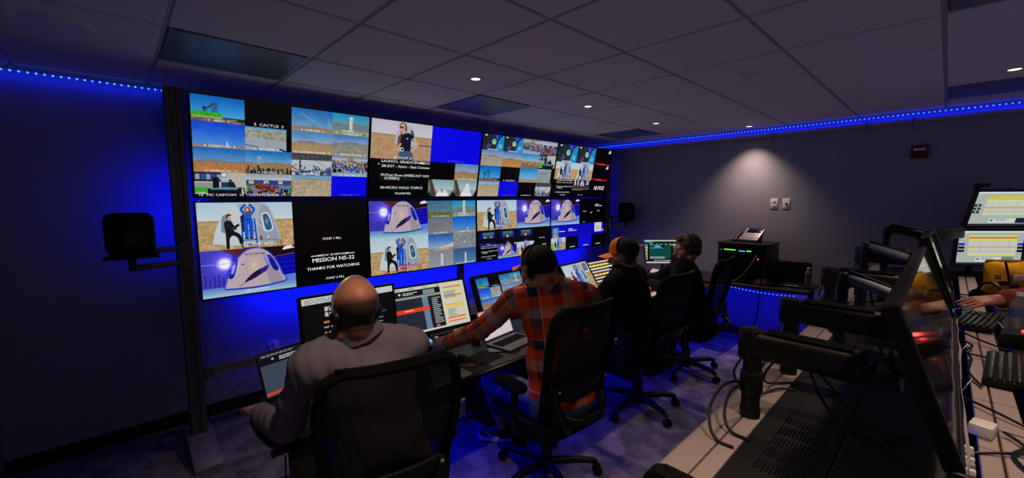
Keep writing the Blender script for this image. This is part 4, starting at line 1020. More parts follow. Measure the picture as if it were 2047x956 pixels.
def field_mesh(name, fld, m, root, amp=0.0, smooth_it=2, uvfn=None, f=22.0):
    P, Q = fld.mesh()
    # light Laplacian smoothing
    n = len(P); ed = np.concatenate([Q[:, [0, 1]], Q[:, [1, 2]], Q[:, [2, 3]], Q[:, [3, 0]]])
    deg = np.bincount(ed[:, 0], minlength=n) + np.bincount(ed[:, 1], minlength=n)
    for _ in range(smooth_it):
        A = np.stack([np.bincount(ed[:, 0], P[ed[:, 1], i], n) + np.bincount(ed[:, 1], P[ed[:, 0], i], n) for i in range(3)], 1) / np.maximum(deg, 1)[:, None]
        P = P * .45 + A * .55
    W0 = P.copy()
    if amp:
        fn = np.cross(P[Q[:, 2]] - P[Q[:, 0]], P[Q[:, 3]] - P[Q[:, 1]])
        N = np.stack([sum(np.bincount(Q[:, k], fn[:, i], n) for k in range(4)) for i in range(3)], 1); N /= np.maximum(np.linalg.norm(N, axis=1), 1e-9)[:, None]
        P = wrinkle(P, N, amp, f, float(P[0, 0]))
    off = np.array(root.location); P = P - off
    me = bpy.data.meshes.new(name)
    me.vertices.add(n); me.vertices.foreach_set('co', P.astype(np.float32).ravel())
    me.loops.add(len(Q) * 4); me.loops.foreach_set('vertex_index', Q.astype(np.int32).ravel())
    me.polygons.add(len(Q)); me.polygons.foreach_set('loop_start', np.arange(0, len(Q) * 4, 4, dtype=np.int32))
    me.update(calc_edges=True)
    if uvfn:
        uv = me.uv_layers.new(name='cloth'); uv.data.foreach_set('uv', uvfn(W0)[Q.ravel()].astype(np.float32).ravel())
    return link(name, me, m, root, smooth=180)

def frame(yaw, pitch=0.0, roll=0.0):
    """rows: right, forward, up"""
    f = Vector((math.cos(yaw) * math.cos(pitch), math.sin(yaw) * math.cos(pitch), math.sin(pitch)))
    r = f.cross(Vector((0, 0, 1))).normalized(); u = r.cross(f)
    r2 = r * math.cos(roll) + u * math.sin(roll); u2 = u * math.cos(roll) - r * math.sin(roll)
    return np.array([r2[:], f[:], u2[:]])

HANDF = [(.031, .070, .10), (.0105, .078, .03), (-.0105, .072, -.03), (-.030, .056, -.12)]
def hand(F, w, d, n, side, curl=.5, k=.006):
    w = np.array(w, float); d = np.array(d, float); d /= np.linalg.norm(d); n = np.array(n, float); n -= d * (n @ d); n /= np.linalg.norm(n)
    t = np.cross(n, d) * (1 if side == 'R' else -1)
    for o, L, sp in HANDF:
        kn = w + d * .086 + t * o + n * .002
        F.cone(w + t * o * .55, .017, kn, .0115, .012)
        a = d + t * sp; a = a / np.linalg.norm(a); p = kn
        for q, fr in enumerate((.45, .3, .25)):
            c = curl * (.55 + .5 * q); v = a * math.cos(c) - n * math.sin(c); p2 = p + v * L * fr * 1.05
            F.cone(p, .0092 - .0011 * q, p2, .0083 - .0011 * q, .004); p = p2
    b = w + d * .022 + t * .022; p1 = b + (d * .72 + t * .62 - n * .18) * .045; p2 = p1 + (d * .85 + t * .35 - n * .25) * .034
    F.cone(b, .016, p1, .0115, .012); F.cone(p1, .0105, p2, .0082, .004)
    return d, n, t

HS = 1.09     # head size
class Scaled:
    def __init__(s, F, c): s.F = F; s.c = c
    def ell(s, c, r, R=None, k=.02, sub=False): s.F.ell(s.c + (c - s.c) * HS, np.array(r) * HS, R, k, sub)
    def cone(s, a, r0, b, r1, k=.02, sub=False): s.F.cone(s.c + (a - s.c) * HS, r0 * HS, s.c + (b - s.c) * HS, r1 * HS, k, sub)
    def cut(s, p, n): s.F.cut(s.c + (p - s.c) * HS, n)
def head_prims(F, c, R, bald=False, jaw=1.0):
    F = Scaled(F, c)
    T = lambda x, y, z: c + R[0] * x + R[1] * y + R[2] * z
    F.ell(T(0, -.012, .035), (.077, .098, .088), R, .02)
    F.ell(T(0, .028, -.045), (.060 * jaw, .064, .076), R, .03)
    F.cone(T(-.012, .066, -.100), .020 * jaw, T(.012, .066, -.100), .020 * jaw, .03)
    F.cone(T(-.05 * jaw, .0, -.075), .02, T(-.016, .06, -.1), .02, .03); F.cone(T(.05 * jaw, .0, -.075), .02, T(.016, .06, -.1), .02, .03)
    F.cone(T(-.036, .078, .020), .011, T(.036, .078, .020), .011, .02)
    for s in (-1, 1):
        F.ell(T(s * .037, .064, -.028), (.024, .02, .024), R, .025)
        F.ell(T(s * .031, .098, .003), (.016, .012, .010), R, .010, sub=True)
        F.ell(T(s * .031, .076, .003), (.013, .012, .012), R, .003)
        F.ell(T(s * .077, -.012, -.012), (.010, .020, .032), R, .008); F.ell(T(s * .086, -.004, -.010), (.006, .009, .016), R, .006, sub=True)
    F.cone(T(0, .086, .008), .009, T(0, .112, -.030), .0125, .012); F.cone(T(-.013, .096, -.036), .008, T(.013, .096, -.036), .008, .01)
    F.cone(T(-.020, .084, -.063), .0075, T(.020, .084, -.063), .0075, .01); F.cone(T(-.016, .083, -.074), .008, T(.016, .083, -.074), .008, .008)

def person(name, label, J, clothes, res=.0048):
    """J: joints in metres; torso frame from the shoulders"""
    P = {k: np.array(v, float) for k, v in J.items() if k not in ('yaw', 'hyaw', 'hpitch', 'hroll', 'curl', 'fat', 'standing')}
    fat = J.get('fat', 1.0); hd = frame(math.radians(J['hyaw']), math.radians(J.get('hpitch', -8)), math.radians(J.get('hroll', 0)))
    mid = (P['shL'] + P['shR']) / 2; up = mid - P['pelvis']; up /= np.linalg.norm(up)
    r = P['shR'] - P['shL']; r -= up * (r @ up); r /= np.linalg.norm(r); T = np.array([r, np.cross(up, r), up])
    root = thing(name, label, 'person', (float(P['pelvis'][0]), float(P['pelvis'][1]), 0.0), group='crew at the consoles')
    allp = np.array(list(P.values())); lo = allp.min(0) - .26; hi = allp.max(0) + .26; lo[2] = max(lo[2], -.01)
    neck = mid + up * .055; chest = mid - up * .13; waist = P['pelvis'] * .55 + mid * .45 - up * .05
    def torso(F, o=0.0, k=.06):
        F.ell(P['pelvis'] + up * .02, (.165 * fat + o, .125 * fat + o, .13 + o), T, k)
        F.ell(waist - T[1] * .0, (.148 * fat + o, .115 * fat + o, .17 + o), T, k)
        F.ell(chest, (.168 + o, .118 + o, .17 + o), T, k)
        F.cone(P['shL'] + T[0] * .03, .054 + o, P['shR'] - T[0] * .03, .054 + o, k)
        for q in ('shL', 'shR'): F.cone(neck + up * .035, .048 + o * .7, P[q] * .62 + neck * .38 + up * .008, .050 + o, .05)
    def arm(F, s, o=0.0, a=0.0, b=1.0):
        sh, el, wr = P['sh' + s], P['el' + s], P['wr' + s]
        F.cone(sh, .050 + o, el, .042 + o, .045); F.cone(el, .042 + o, el + (wr - el) * b, .029 + (1 - b) * .012 + o, .025)
    def legs(F, o=0.0, low=0.0):
        for s in 'LR':
            F.cone(P['hip' + s], .088 * (fat * .5 + .5) + o, P['kn' + s], .058 + o, .04)
            an = P['an' + s] + np.array([0, 0, low]); F.cone(P['kn' + s], .057 + o, P['kn' + s] * .62 + an * .38 - np.array([0, 0, .0]), .054 + o, .03); F.cone(P['kn' + s] * .62 + an * .38, .054 + o, an, .036 + o, .03)
    F = Field(lo, hi, res); torso(F); legs(F)
    F.cone(neck - up * .03, .064, P['head'] - hd[2] * .06 - hd[1] * .025, .060, .03)
    head_prims(F, P['head'], hd, jaw=J.get('jaw', 1.0) if not hasattr(J.get('jaw', 1.0), '__len__') else 1.0)
    for s in 'LR':
        arm(F, s); d = P.get('hd' + s); d = P['wr' + s] - P['el' + s] if d is None else d
        hand(F, P['wr' + s], d, P.get('hn' + s, np.array((0, 0, 1.0))), s, J.get('curl', .45))
        a = P['an' + s]; td = P.get('toe', T[1]) * np.array((1, 1, 0)); td /= np.linalg.norm(td)
        F.cone(a - np.array((0, 0, .03)), .036, a + td * .12 - np.array((0, 0, .055)), .028, .03)
    body = field_mesh('body', F, clothes.get('skin', 'skin'), root, smooth_it=1); del F
    if clothes.get('hairmask'):
        me = body.data; V = np.zeros(len(me.vertices) * 3); me.vertices.foreach_get('co', V); V = V.reshape(-1, 3) + np.array(root.location) - P['head']
        q = np.stack([V @ hd[0], V @ hd[1], V @ hd[2]], 1); h = clothes['hairmask'](q / HS); h[np.linalg.norm(q, axis=1) > .19] = 0
        me.attributes.new('hair', 'FLOAT', 'POINT').data.foreach_set('value', h.astype(np.float32))
    # garment on the torso and arms
    F = Field(lo, hi, res * 1.15); o = clothes.get('loose', .016); torso(F, o, .07)
    for s in 'LR': arm(F, s, o, b=clothes.get('sleeve', .93))
    F.cone(neck - up * .02, .072, neck + (P['head'] - neck) * .40 - hd[1] * .008, .068, .02)
    F.cone(neck + (P['head'] - neck) * .1, .05, neck + (P['head'] - neck) * .95, .062, .006, sub=True)
    if clothes.get('nape'): F.cone(neck - T[1] * .022 - up * .02, .070, neck - T[1] * .012 + up * (clothes['nape'] + .012), .066, .03)
    F.cut(P['pelvis'] - up * .10, -up)
    def uvfn(V):
        segs = [(P['shL'], P['elL']), (P['elL'], P['wrL']), (P['shR'], P['elR']), (P['elR'], P['wrR'])]
        best = np.full(len(V), 9.0); uv = np.stack([(V - mid) @ T[0] + 2, (V - mid) @ T[2] + 2], 1)
        tor = np.abs((V - mid) @ T[0]) < .5 * np.linalg.norm(P['shR'] - P['shL']) - .01
        for q, (a, b) in enumerate(segs):
            d = b - a; L = np.linalg.norm(d); d = d / L; t = np.clip((V - a) @ d, 0, L); D = np.linalg.norm(V - a - t[:, None] * d, axis=1)
            sel = (D < best) & (D < .088) & (~tor | (q % 2 == 1) & (D < .075)); best = np.where(sel, D, best)
            e = np.cross(d, T[1]); e /= np.linalg.norm(e); g = np.cross(e, d)
            ang = np.arctan2((V - a) @ e, (V - a) @ g * -1)
            uv[sel] = np.stack([ang * .058 + 4, (V - a) @ d + (.31 if q % 2 else 0) + 3], 1)[sel]
        return uv
    top = field_mesh(clothes.get('top_name', 'shirt'), F, clothes['top'], root, clothes.get('wr', .0035), 2, uvfn if clothes['top'] == 'plaid' else None); del F
    if clothes.get('collar', True):
        ax = P['head'] - hd[2] * .05 - neck; ax /= np.linalg.norm(ax); fw_ = T[1] - ax * (T[1] @ ax); fw_ /= np.linalg.norm(fw_); rt_ = np.cross(fw_, ax); c0 = neck + up * .018 - np.array(root.location)
        prof = [(.098, -.006), (.094, .006), (.083, .034), (.079, .043), (.075, .040), (.076, .0)]
        def col(u, v):
            a = 2 * PI * u; q = v * (len(prof) - 1); i = min(len(prof) - 2, int(q)); rr = prof[i][0] + (prof[i + 1][0] - prof[i][0]) * (q - i); zz = prof[i][1] + (prof[i + 1][1] - prof[i][1]) * (q - i)
            return c0 + rt_ * rr * math.sin(a) * 1.02 + fw_ * rr * math.cos(a) * 1.0 + ax * (zz - .02 * max(0, math.cos(a)) + .004 * math.sin(3 * a) + clothes.get('nape', .012) * (1 - math.cos(a)) / 2)
        b = B(); b.grid(col, 41, 13); co = b.build('collar', clothes['top'], root, smooth=60)
        if clothes['top'] == 'plaid':
            uv = co.data.uv_layers.new(name='cloth')
            for l in co.data.loops: v = co.data.vertices[l.vertex_index].co; uv.data[l.index].uv = (v.x * .8 + 2.1, v.z + 1.02)
    F = Field(lo, [hi[0], hi[1], P['pelvis'][2] + .2], res * 1.3)
    F.ell(P['pelvis'] + up * .0, (.168 * fat + .010, .128 * fat + .010, .13), T, .05); legs(F, .014, .05); F.cut(P['pelvis'] + up * .10, up)
    field_mesh('trousers', F, clothes.get('legs', 'trouser'), root, .004, 2); del F
    td = np.array(P.get('toe', T[1])) * np.array((1, 1, 0)); td /= np.linalg.norm(td)
    for s in 'LR':
        a = P['an' + s]; z0 = a[2] - .085; g = np.array((a[0], a[1], 0)); sd = np.array((-td[1], td[0], 0))
        F = Field(a - .22, a + .22, .0045)
        F.cone(a + np.array((0, 0, -.01)), .046, a + np.array((0, 0, -.04)), .042, .03); F.cone(a - td * .03 + np.array((0, 0, -.05)), .038, a + td * .13 + np.array((0, 0, -.058)), .036, .03); F.cone(a + td * .05 + np.array((0, 0, -.02)), .034, a + td * .12 + np.array((0, 0, -.05)), .034, .03)
        F.cut((a[0], a[1], z0 + .022), (0, 0, -1)); F.cut((a[0], a[1], a[2] + .02), (0, 0, 1))
        sh = field_mesh('shoe', F, clothes.get('shoe', 'black'), root, smooth_it=1)
        b = B(); M4 = Matrix(((td[0], sd[0], 0, a[0] + td[0] * .045), (td[1], sd[1], 0, a[1] + td[1] * .045), (0, 0, 1, z0), (0, 0, 0, 1)))
        pl = [(x * (1.0), y * (1.0 if x > 0 else .86)) for x, y in rrect(.275, .098, .047)]
        b.prism(pl, 0, .026, M4, bev=.005); so = b.build('sole', clothes.get('sole', 'black'), sh, loc=-Vector(root.location))
        if clothes.get('mark'):
            for g_ in (-1, 1):
                b = B(); pts = [(-.055, .030), (-.03, .012), (.0, .010), (.05, .028), (.085, .048), (.02, .026), (-.015, .024), (-.04, .034)]
                Q = Matrix(((td[0], 0, sd[0] * g_, a[0] + td[0] * .035 + sd[0] * g_ * .037), (td[1], 0, sd[1] * g_, a[1] + td[1] * .035 + sd[1] * g_ * .037), (0, 1, 0, z0 + .012), (0, 0, 0, 1)))
                b.prism(pts, 0, .006, Q); b.build('side_mark', 'white', sh, loc=-Vector(root.location))
    HM = Matrix(((hd[0][0] * HS, hd[1][0] * HS, hd[2][0] * HS, P['head'][0] - root.location.x), (hd[0][1] * HS, hd[1][1] * HS, hd[2][1] * HS, P['head'][1] - root.location.y), (hd[0][2] * HS, hd[1][2] * HS, hd[2][2] * HS, P['head'][2]), (0, 0, 0, 1)))
    return root, HM, hd, P

def worn(b, name, m, root, HM, parent=None, smooth=50):
    bmesh.ops.transform(b.bm, matrix=HM, verts=b.bm.verts)
    return b.build(name, m, parent or root, smooth=smooth)

def shell(fn, a0, a1, e0, e1, rx, ry, rz, c=(0, -.012, .035), nu=36, nv=14, thick=.004):
    """patch of an ellipsoid round the skull; azimuth 0 is straight ahead, elevation in radians"""
    def f(u, v):
        az = a0 + (a1 - a0) * u; lo, hi = (e0(az) if callable(e0) else e0), (e1(az) if callable(e1) else e1); el = lo + (hi - lo) * v
        k = 1 + (fn(az, el) if fn else 0)
        return (c[0] + rx * k * math.sin(az) * math.cos(el), c[1] + ry * k * math.cos(az) * math.cos(el), c[2] + rz * k * math.sin(el))
    return B().grid(f, nu, nv, thick)

def headset(root, HM, r=.088, both=True, only=0, cup=.9, mic='L', bandm='black', top=.128, lean=0.0):
    b = B(); pts = [(r * math.sin(a), -.012 + lean * math.cos(a), .0 + top * math.cos(a)) for a in np.linspace(-1.62, 1.62, 17)]
    b.tube(pts, .0042, 8); b.tube([(x * .975, y, z * .97) for x, y, z in pts[5:12]], .006, 8)
    o = worn(b, 'headset', bandm, root, HM)
    for s in (-1, 1):
        if only and s != only: continue
        c = B(); c.lathe([(q * cup, z_) for q, z_ in [(0, .022), (.026, .020), (.035, .012), (.037, .0), (.030, -.006), (.024, -.008)]], (s * (r - .016), -.012, -.008), rot=(0, s * PI / 2, 0)); worn(c, 'ear_cup', 'black', root, HM, o)
    s = -1 if mic == 'L' else 1
    c = B(); c.tube([(s * r, -.005, -.02), (s * (r - .002), .04, -.06), (s * .07, .085, -.085), (s * .04, .11, -.08)], .0028, 6); c.ball((s * .038, .112, -.079), .009, 10); worn(c, 'boom_microphone', 'black', root, HM, o)

def cap_on(root, HM):
    dome = shell(None, .95, 2 * PI - .95, -.06, PI / 2, .088, .106, .096, nu=40, nv=14)
    o = worn(dome, 'cap', 'capblack', root, HM)
    worn(shell(lambda a, e: .012 * math.cos(e) + .13 * max(0, math.sin(e)) ** 2 * math.cos(e) * 2.2, -1.0, 1.0, -.06, 1.50, .0885, .108, .098, nu=24, nv=14), 'cap_front', 'orange', root, HM, o)
    br = B().grid(lambda u, v: ((u - .5) * (.168 - .02 * v), .075 + (.045 + .04 * math.sin(PI * u)) * v * 1.0 + .022 * math.sin(PI * u), .030 - .020 * (abs(u - .5) * 2) ** 2 - .012 * v + .006), 21, 8, .004)
    worn(br, 'cap_brim', 'orange', root, HM, o)
    b = B(); b.ball((0, -.012, .135), .007, 10); worn(b, 'cap_button', 'orange', root, HM, o)

def scalp(q):
    s = lambda x, a, b: np.clip((x - a) / (b - a), 0, 1) ** 2 * (3 - 2 * np.clip((x - a) / (b - a), 0, 1))
    return s(.045 - q[:, 1], 0, .03) * s(q[:, 2], -.085, -.055) * s(.080 - q[:, 2] - .02 * s(q[:, 1], -.09, .02), 0, .045) * .92 * (np.abs(q[:, 0]) < .081)
def stubble(q):
    s = lambda x, a, b: np.clip((x - a) / (b - a), 0, 1)
    return np.maximum(s(.008 - q[:, 2] - .45 * np.maximum(0, q[:, 1] - .03), 0, .03) * s(q[:, 1], -.005, .01) * s(q[:, 2], -.15, -.12) * .55, s(q[:, 2], -.08, -.05) * s(.02 - q[:, 1], 0, .02) * .95)

# ---- nearest man, grey shirt, bald crown
m1 = dict(pelvis=(.74, 1.50, .57), shL=(.485, 1.645, 1.10), shR=(.895, 1.57, 1.105), head=(.657, 1.60, 1.292), hyaw=92, hpitch=-6, fat=1.08,
          elL=(.440, 1.80, .815), wrL=(.392, 2.075, .784), hdL=(-.05, 1, -.12), elR=(.985, 1.68, .83), wrR=(.90, 1.94, .785), hipL=(.64, 1.55, .535), hipR=(.83, 1.52, .535),
          knL=(.66, 1.97, .53), knR=(.90, 1.93, .53), anL=(.67, 2.0, .09), anR=(.92, 1.98, .09), curl=.5)
root, HM, hd, P = person('person', 'seated man from behind in a grey shirt, bald crown, wearing a headset', m1, dict(nape=.05, top='shirtgrey', skin='skin2', legs='jean', wr=.0042, sleeve=.80, hairmask=scalp))
headset(root, HM, .087, top=.130, bandm='silver', cup=.72)
b = B()
b.tube([(.076, -.01, .012), (.072, .06, .010), (.058, .092, .006)], .0022, 6); b.tube([(-.076, -.01, .012), (-.072, .06, .010), (-.058, .092, .006)], .0022, 6)
for s in (-1, 1): b.tube([(s * .01, .105, .004), (s * .03, .107, .020), (s * .056, .094, .014), (s * .054, .094, -.014), (s * .03, .106, -.020), (s * .01, .105, .004)], .002, 6)
worn(b, 'spectacles', 'black', root, HM)
b = B(); b.tube([(m1['wrL'][0] + .024 * math.cos(a) - .74, m1['wrL'][1] - 1.50 - .012, m1['wrL'][2] + .02 * math.sin(a)) for a in np.linspace(0, 2 * PI, 13)], .004, 6); b.build('wrist_band', 'black', root)

# ---- orange plaid shirt, cap, arm stretched to the controller
m2 = dict(pelvis=(1.83, 1.50, .57), fat=1.15, shL=(1.625, 1.70, 1.145), shR=(1.985, 1.43, 1.155), head=(1.755, 1.622, 1.325), hyaw=90, hpitch=-10,
          elL=(1.545, 1.905, .945), wrL=(1.462, 2.185, .800), hdL=(-.18, 1, -.18), elR=(2.14, 1.42, .88), wrR=(2.14, 1.70, .80), hipL=(1.74, 1.56, .535), hipR=(1.92, 1.47, .535),
          knL=(1.72, 1.99, .535), knR=(2.06, 1.86, .535), anL=(1.90, 2.10, .095), anR=(2.13, 1.93, .095), toe=(-.62, .78, 0), curl=.28)
root, HM, hd, P = person('person', 'seated man in an orange plaid shirt and dark cap reaching along the desk', m2, dict(top='plaid', legs='jean', wr=.003, mark=True, sole='white', loose=.018, sleeve=.97))
worn(shell(None, 1.5, 2 * PI - 1.5, -.7, .1, .079, .100, .089, thick=.002), 'short_hair', 'hair', root, HM)
cap_on(root, HM); headset(root, HM, .092, top=.142)

# ---- black jacket, orange-fronted cap, beard
m3 = dict(pelvis=(2.98, 1.60, .57), shL=(2.695, 1.69, 1.105), shR=(3.075, 1.745, 1.105), head=(2.855, 1.725, 1.285), hyaw=124, hpitch=-10,
          elL=(2.66, 1.88, .87), wrL=(2.80, 2.08, .84), hdL=(.35, .9, -.1), elR=(3.16, 1.93, .90), wrR=(3.10, 2.15, .87), hipL=(2.88, 1.65, .535), hipR=(3.06, 1.67, .535),
          knL=(2.76, 2.05, .535), knR=(3.02, 2.08, .535), anL=(2.74, 2.08, .09), anR=(3.02, 2.12, .09), curl=.4)
root, HM, hd, P = person('person', 'seated bearded man in a black jacket and orange-fronted cap, in profile', m3, dict(top='jacket', top_name='jacket', wr=.004, loose=.026, hairmask=stubble))
F0 = Field(P['head'] - .18, P['head'] + .18, .0042); F = Scaled(F0, P['head']); TT = lambda x, y, z: P['head'] + hd[0] * x + hd[1] * y + hd[2] * z
F.ell(TT(0, .029, -.052), (.0625, .0655, .072), hd, .02); F.cone(TT(-.012, .070, -.104), .020, TT(.012, .070, -.104), .020, .03); F.cone(TT(-.05, .0, -.075), .0225, TT(-.016, .06, -.1), .0225, .03); F.cone(TT(.05, .0, -.075), .0225, TT(.016, .06, -.1), .0225, .03)
F.cut(TT(0, .07, -.052), hd[2] * .85 + hd[1] * .52); F.cut(TT(0, -.012, 0), -hd[1])
field_mesh('beard', F0, 'hairb', root, .0008, 1, f=160)
worn(shell(None, 1.5, 2 * PI - 1.5, -.6, .1, .0785, .0995, .0885, thick=.002), 'short_hair', 'hair', root, HM)
cap_on(root, HM); headset(root, HM, .092, top=.142, mic='R', only=1)

# ---- farthest man, glasses, brown hair
m4 = dict(pelvis=(4.0, 1.60, .57), shL=(3.72, 1.61, 1.085), shR=(4.03, 1.79, 1.085), head=(3.82, 1.645, 1.262), hyaw=134, hpitch=-8,
          elL=(3.74, 1.78, .86), wrL=(3.86, 2.02, .87), hdL=(.2, .9, -.1), elR=(4.02, 2.02, .90), wrR=(3.92, 2.22, .90), hipL=(3.91, 1.62, .535), hipR=(4.07, 1.70, .535),
          knL=(3.74, 2.0, .535), knR=(3.98, 2.1, .535), anL=(3.72, 2.04, .09), anR=(3.98, 2.15, .09), curl=.4)
root, HM, hd, P = person('person', 'seated man with glasses and brown hair in black, facing left before the green monitor', m4, dict(top='jacket', top_name='jacket', skin='skin2', wr=.004, loose=.022))
F0 = Field(P['head'] - .19, P['head'] + .19, .0045); F = Scaled(F0, P['head']); TT = lambda x, y, z: P['head'] + hd[0] * x + hd[1] * y + hd[2] * z
F.ell(TT(0, -.018, .042), (.083, .103, .094), hd, .02); F.ell(TT(0, -.07, -.02), (.066, .04, .06), hd, .03); F.cone(TT(-.03, .06, .1), .025, TT(.04, .055, .1), .022, .02)
F.ell(TT(0, .10, -.025), (.075, .075, .075), hd, .012, sub=True)
for s in (-1, 1): F.cone(TT(s * .085, .03, -.06), .035, TT(s * .09, -.01, -.05), .03, .01, sub=True)
field_mesh('hair', F0, 'hairb', root, .0022, 1, f=60)
headset(root, HM, .094, top=.14, mic='R')
b = B()
for s in (-1, 1):
    b.tube([(s * .076, -.01, .010), (s * .072, .06, .010), (s * .060, .096, .008)], .0025, 6)
    b.tube([(s * .012, .110, .002), (s * .030, .112, .020), (s * .058, .098, .014), (s * .056, .098, -.016), (s * .03, .110, -.022), (s * .012, .110, .002)], .0026, 6)
b.tube([(-.012, .110, .006), (0, .114, .008), (.012, .110, .006)], .0022, 6); worn(b, 'spectacles', 'black', root, HM)

# ---- operator at the second row; in the photograph only the forearm and hand are in view
m5 = dict(pelvis=(3.98, -1.10, .95), shL=(3.74, -.83, 1.39), shR=(4.12, -.89, 1.41), head=(3.90, -.76, 1.62), hyaw=95, hpitch=-25,
          elL=(3.645, -.512, 1.235), wrL=(3.405, -.213, 1.178), hdL=(-.62, .68, -.10), hnL=(-.1, -.3, 1), elR=(4.22, -.66, 1.20), wrR=(4.06, -.46, 1.12), hdR=(-.3, .9, -.1), hipL=(3.89, -1.10, .92), hipR=(4.07, -1.10, .92),
          knL=(3.89, -1.08, .50), knR=(4.08, -1.08, .50), anL=(3.89, -1.11, .09), anR=(4.08, -1.11, .09), curl=.25)
root, HM, hd, P = person('person', 'operator leaning in from the right edge with one bare forearm and hand over the keyboard', m5, dict(top='rust', top_name='sweater', skin='skin2', sleeve=.84, wr=.003), res=.0044)
worn(shell(None, .9, 2 * PI - .9, -.6, PI / 2, .080, .101, .092, thick=.003), 'short_hair', 'hair', root, HM)

# ================================================================ front desk
DZ = .73
t = thing('console_desk', 'long dark console desk running under the screen wall', 'desk', (.39, 1.82, 0))
L = 4.62
b = B(); pl = [(.0, .12), (.03, .04), (.10, .0)] + [(L, 0), (L, .80), (.24, .80), (.13, .60), (0, .36)]
b.prism(pl, DZ - .032, DZ, bev=.006); b.build('desktop', 'desk', t)
b = B(); b.tube([(.10, .56, DZ - .018), (.004, .36, DZ - .018), (.0, .14, DZ - .018), (.03, .035, DZ - .018), (.10, -.004, DZ - .018), (.4, -.006, DZ - .018), (L, -.006, DZ - .018)], .015, 8); b.build('edge_roll', 'blackgloss', t)
for x in (.30, 1.55, 3.05, 4.55): B().box((x, .42, DZ / 2 - .02), (.045, .66, DZ - .05), bev=.004).build('support_panel', 'blackmat', t)
B().box((L / 2 + .12, .72, .42), (L - .3, .025, .50), bev=.004).build('modesty_panel', 'blackmat', t)
B().cyl((.3, .67, .035), (L - .1, .67, .035), .018, seg=12).build('foot_rail', 'alud', t)
B().box((L / 2 + .13, .79, DZ + .035), (L - .26, .03, .07), bev=.006).build('rear_upstand', 'black', t)
led_strip('led_strip', 'blue led strip under the rear of the console desk', [(.5, 2.40, .685), (4.9, 2.40, .685)], 80, (0, -.3, -1))
area_strip('led_light_desk', (.6, 2.39, .68), (4.9, 2.39, .68), .02, (0, -.9, -1), 26.0 * LED_STRIP)

def make_screen(name, label, cat, c, w, h, rz, tilt, pic, stand='foot', bez=.012, chin=.02, group=None, thick=.03, base_z=None, strength=None, bm='black'):
    """panel facing local -Y; c is the middle of the picture; tilt back in degrees"""
    t = thing(name, label, cat, c, (0, 0, math.radians(rz)), group)
    R = Matrix.Rotation(-math.radians(tilt), 4, 'X')
    def tr(b): bmesh.ops.transform(b.bm, matrix=R, verts=b.bm.verts); return b
    b = B(); b.prism(rrect(w + 2 * bez, h + bez + chin, .008, cy=(bez - chin) / 2), 0, thick, Matrix(((1, 0, 0, 0), (0, 0, 1, .003), (0, 1, 0, 0), (0, 0, 0, 1))), bev=.003)
    tr(b).build('housing', bm, t)
    m = pic.material(name + '_picture', strength) if isinstance(pic, Cv) else pic
    tr(B().quad((-w / 2, .002, -h / 2), (w / 2, .002, -h / 2), (w / 2, .002, h / 2), (-w / 2, .002, h / 2), uv=True)).build('display', m, t, smooth=0)
    bb = B()
    for s in (-1, 1): bb.box((s * (w / 2 + bez / 2), .001, (bez - chin) / 2), (bez, .006, h + bez + chin)); bb.box((0, .001, (h + bez) / 2 if s > 0 else -(h + chin) / 2), (w, .006, bez if s > 0 else chin))
    tr(bb).build('bezel', bm, t)
    dz = (base_z if base_z is not None else DZ) - c[2]
    if stand == 'foot':
        q = R @ Vector((0, .02 + thick, -.05)); b = B(); b.tube([q, (q.x, q.y + .05, q.z), (0, q.y + .06, dz + .05), (0, q.y + .05, dz + .012)], .017, 10); b.build('stand_neck', 'black', t)
        B().prism(rrect(.24, .17, .03), dz, dz + .012, Matrix.Translation((0, q.y + .03, 0)), bev=.004).build('stand_foot', 'black', t)
    elif stand == 'arm':
        q = R @ Vector((0, .02 + thick, 0)); b = B(); b.tube([q, (0, q.y + .05, q.z), (.02, q.y + .10, q.z - .03), (.03, q.y + .13, dz + .05), (.03, q.y + .13, dz)], .02, 10); b.build('support_arm', 'black', t)
        b = B(); b.box((0, 0, 0), (.1, .012, .1), bev=.003); bmesh.ops.transform(b.bm, matrix=Matrix.Translation(q) @ R, verts=b.bm.verts); b.build('vesa_plate', 'black', t)
    return t

def ui_rundown(light=True):
    c = Cv(960, 560); c.fill((34, 40, 56)); c.rect(0, 0, 1, .07, (206, 210, 206)); c.rect(0, .07, .64 if light else 1, .2, (16, 18, 24)); c.rect(0, .2, .64, .25, (150, 160, 150)) if light else None
    c.ell(.09, .13, .015, .026, (200, 210, 210)); stripe_text(c, .13, .11, .2, 2, .018); stripe_text(c, .4, .1, .2, 3, .018)
    for k in range(5): c.rect(.03 + k * .19, .03, .1 + k * .19, .05, (130, 140, 140))
    c.rect(.37, .25, .45, 1, (104, 134, 160)); c.rect(0, .46, .64 if light else .6, .55, (236, 60, 30)); c.rect(.37, .46, .45, .55, (220, 80, 60)); stripe_text(c, .12, .49, .2, 1, .02, (250, 220, 200)); c.rect(.46, .27, .64, .96, (24, 26, 34))
    stripe_text(c, .5, .3, .13, 14, .022, (190, 196, 196)); stripe_text(c, .03, .9, .2, 2, .02); c.ell(.52, .92, .012, .02, (240, 180, 40)); c.ell(.545, .92, .012, .02, (240, 120, 40))
    if light:
        c.rect(.64, .0, 1, 1, (214, 216, 190)); c.rect(0, .955, 1, 1, (206, 210, 204))
        for v, col in ((.1, (236, 130, 90)), (.17, (240, 214, 110)), (.3, (236, 130, 90)), (.34, (240, 214, 110)), (.5, (244, 190, 70)), (.55, (246, 200, 80)), (.8, (236, 110, 80)), (.88, (236, 130, 90))): c.rect(.68, v, .95, v + .035, col)
        stripe_text(c, .69, .21, .2, 5, .018, (90, 120, 170)); stripe_text(c, .7, .62, .15, 6, .016, (130, 130, 120))
    return c
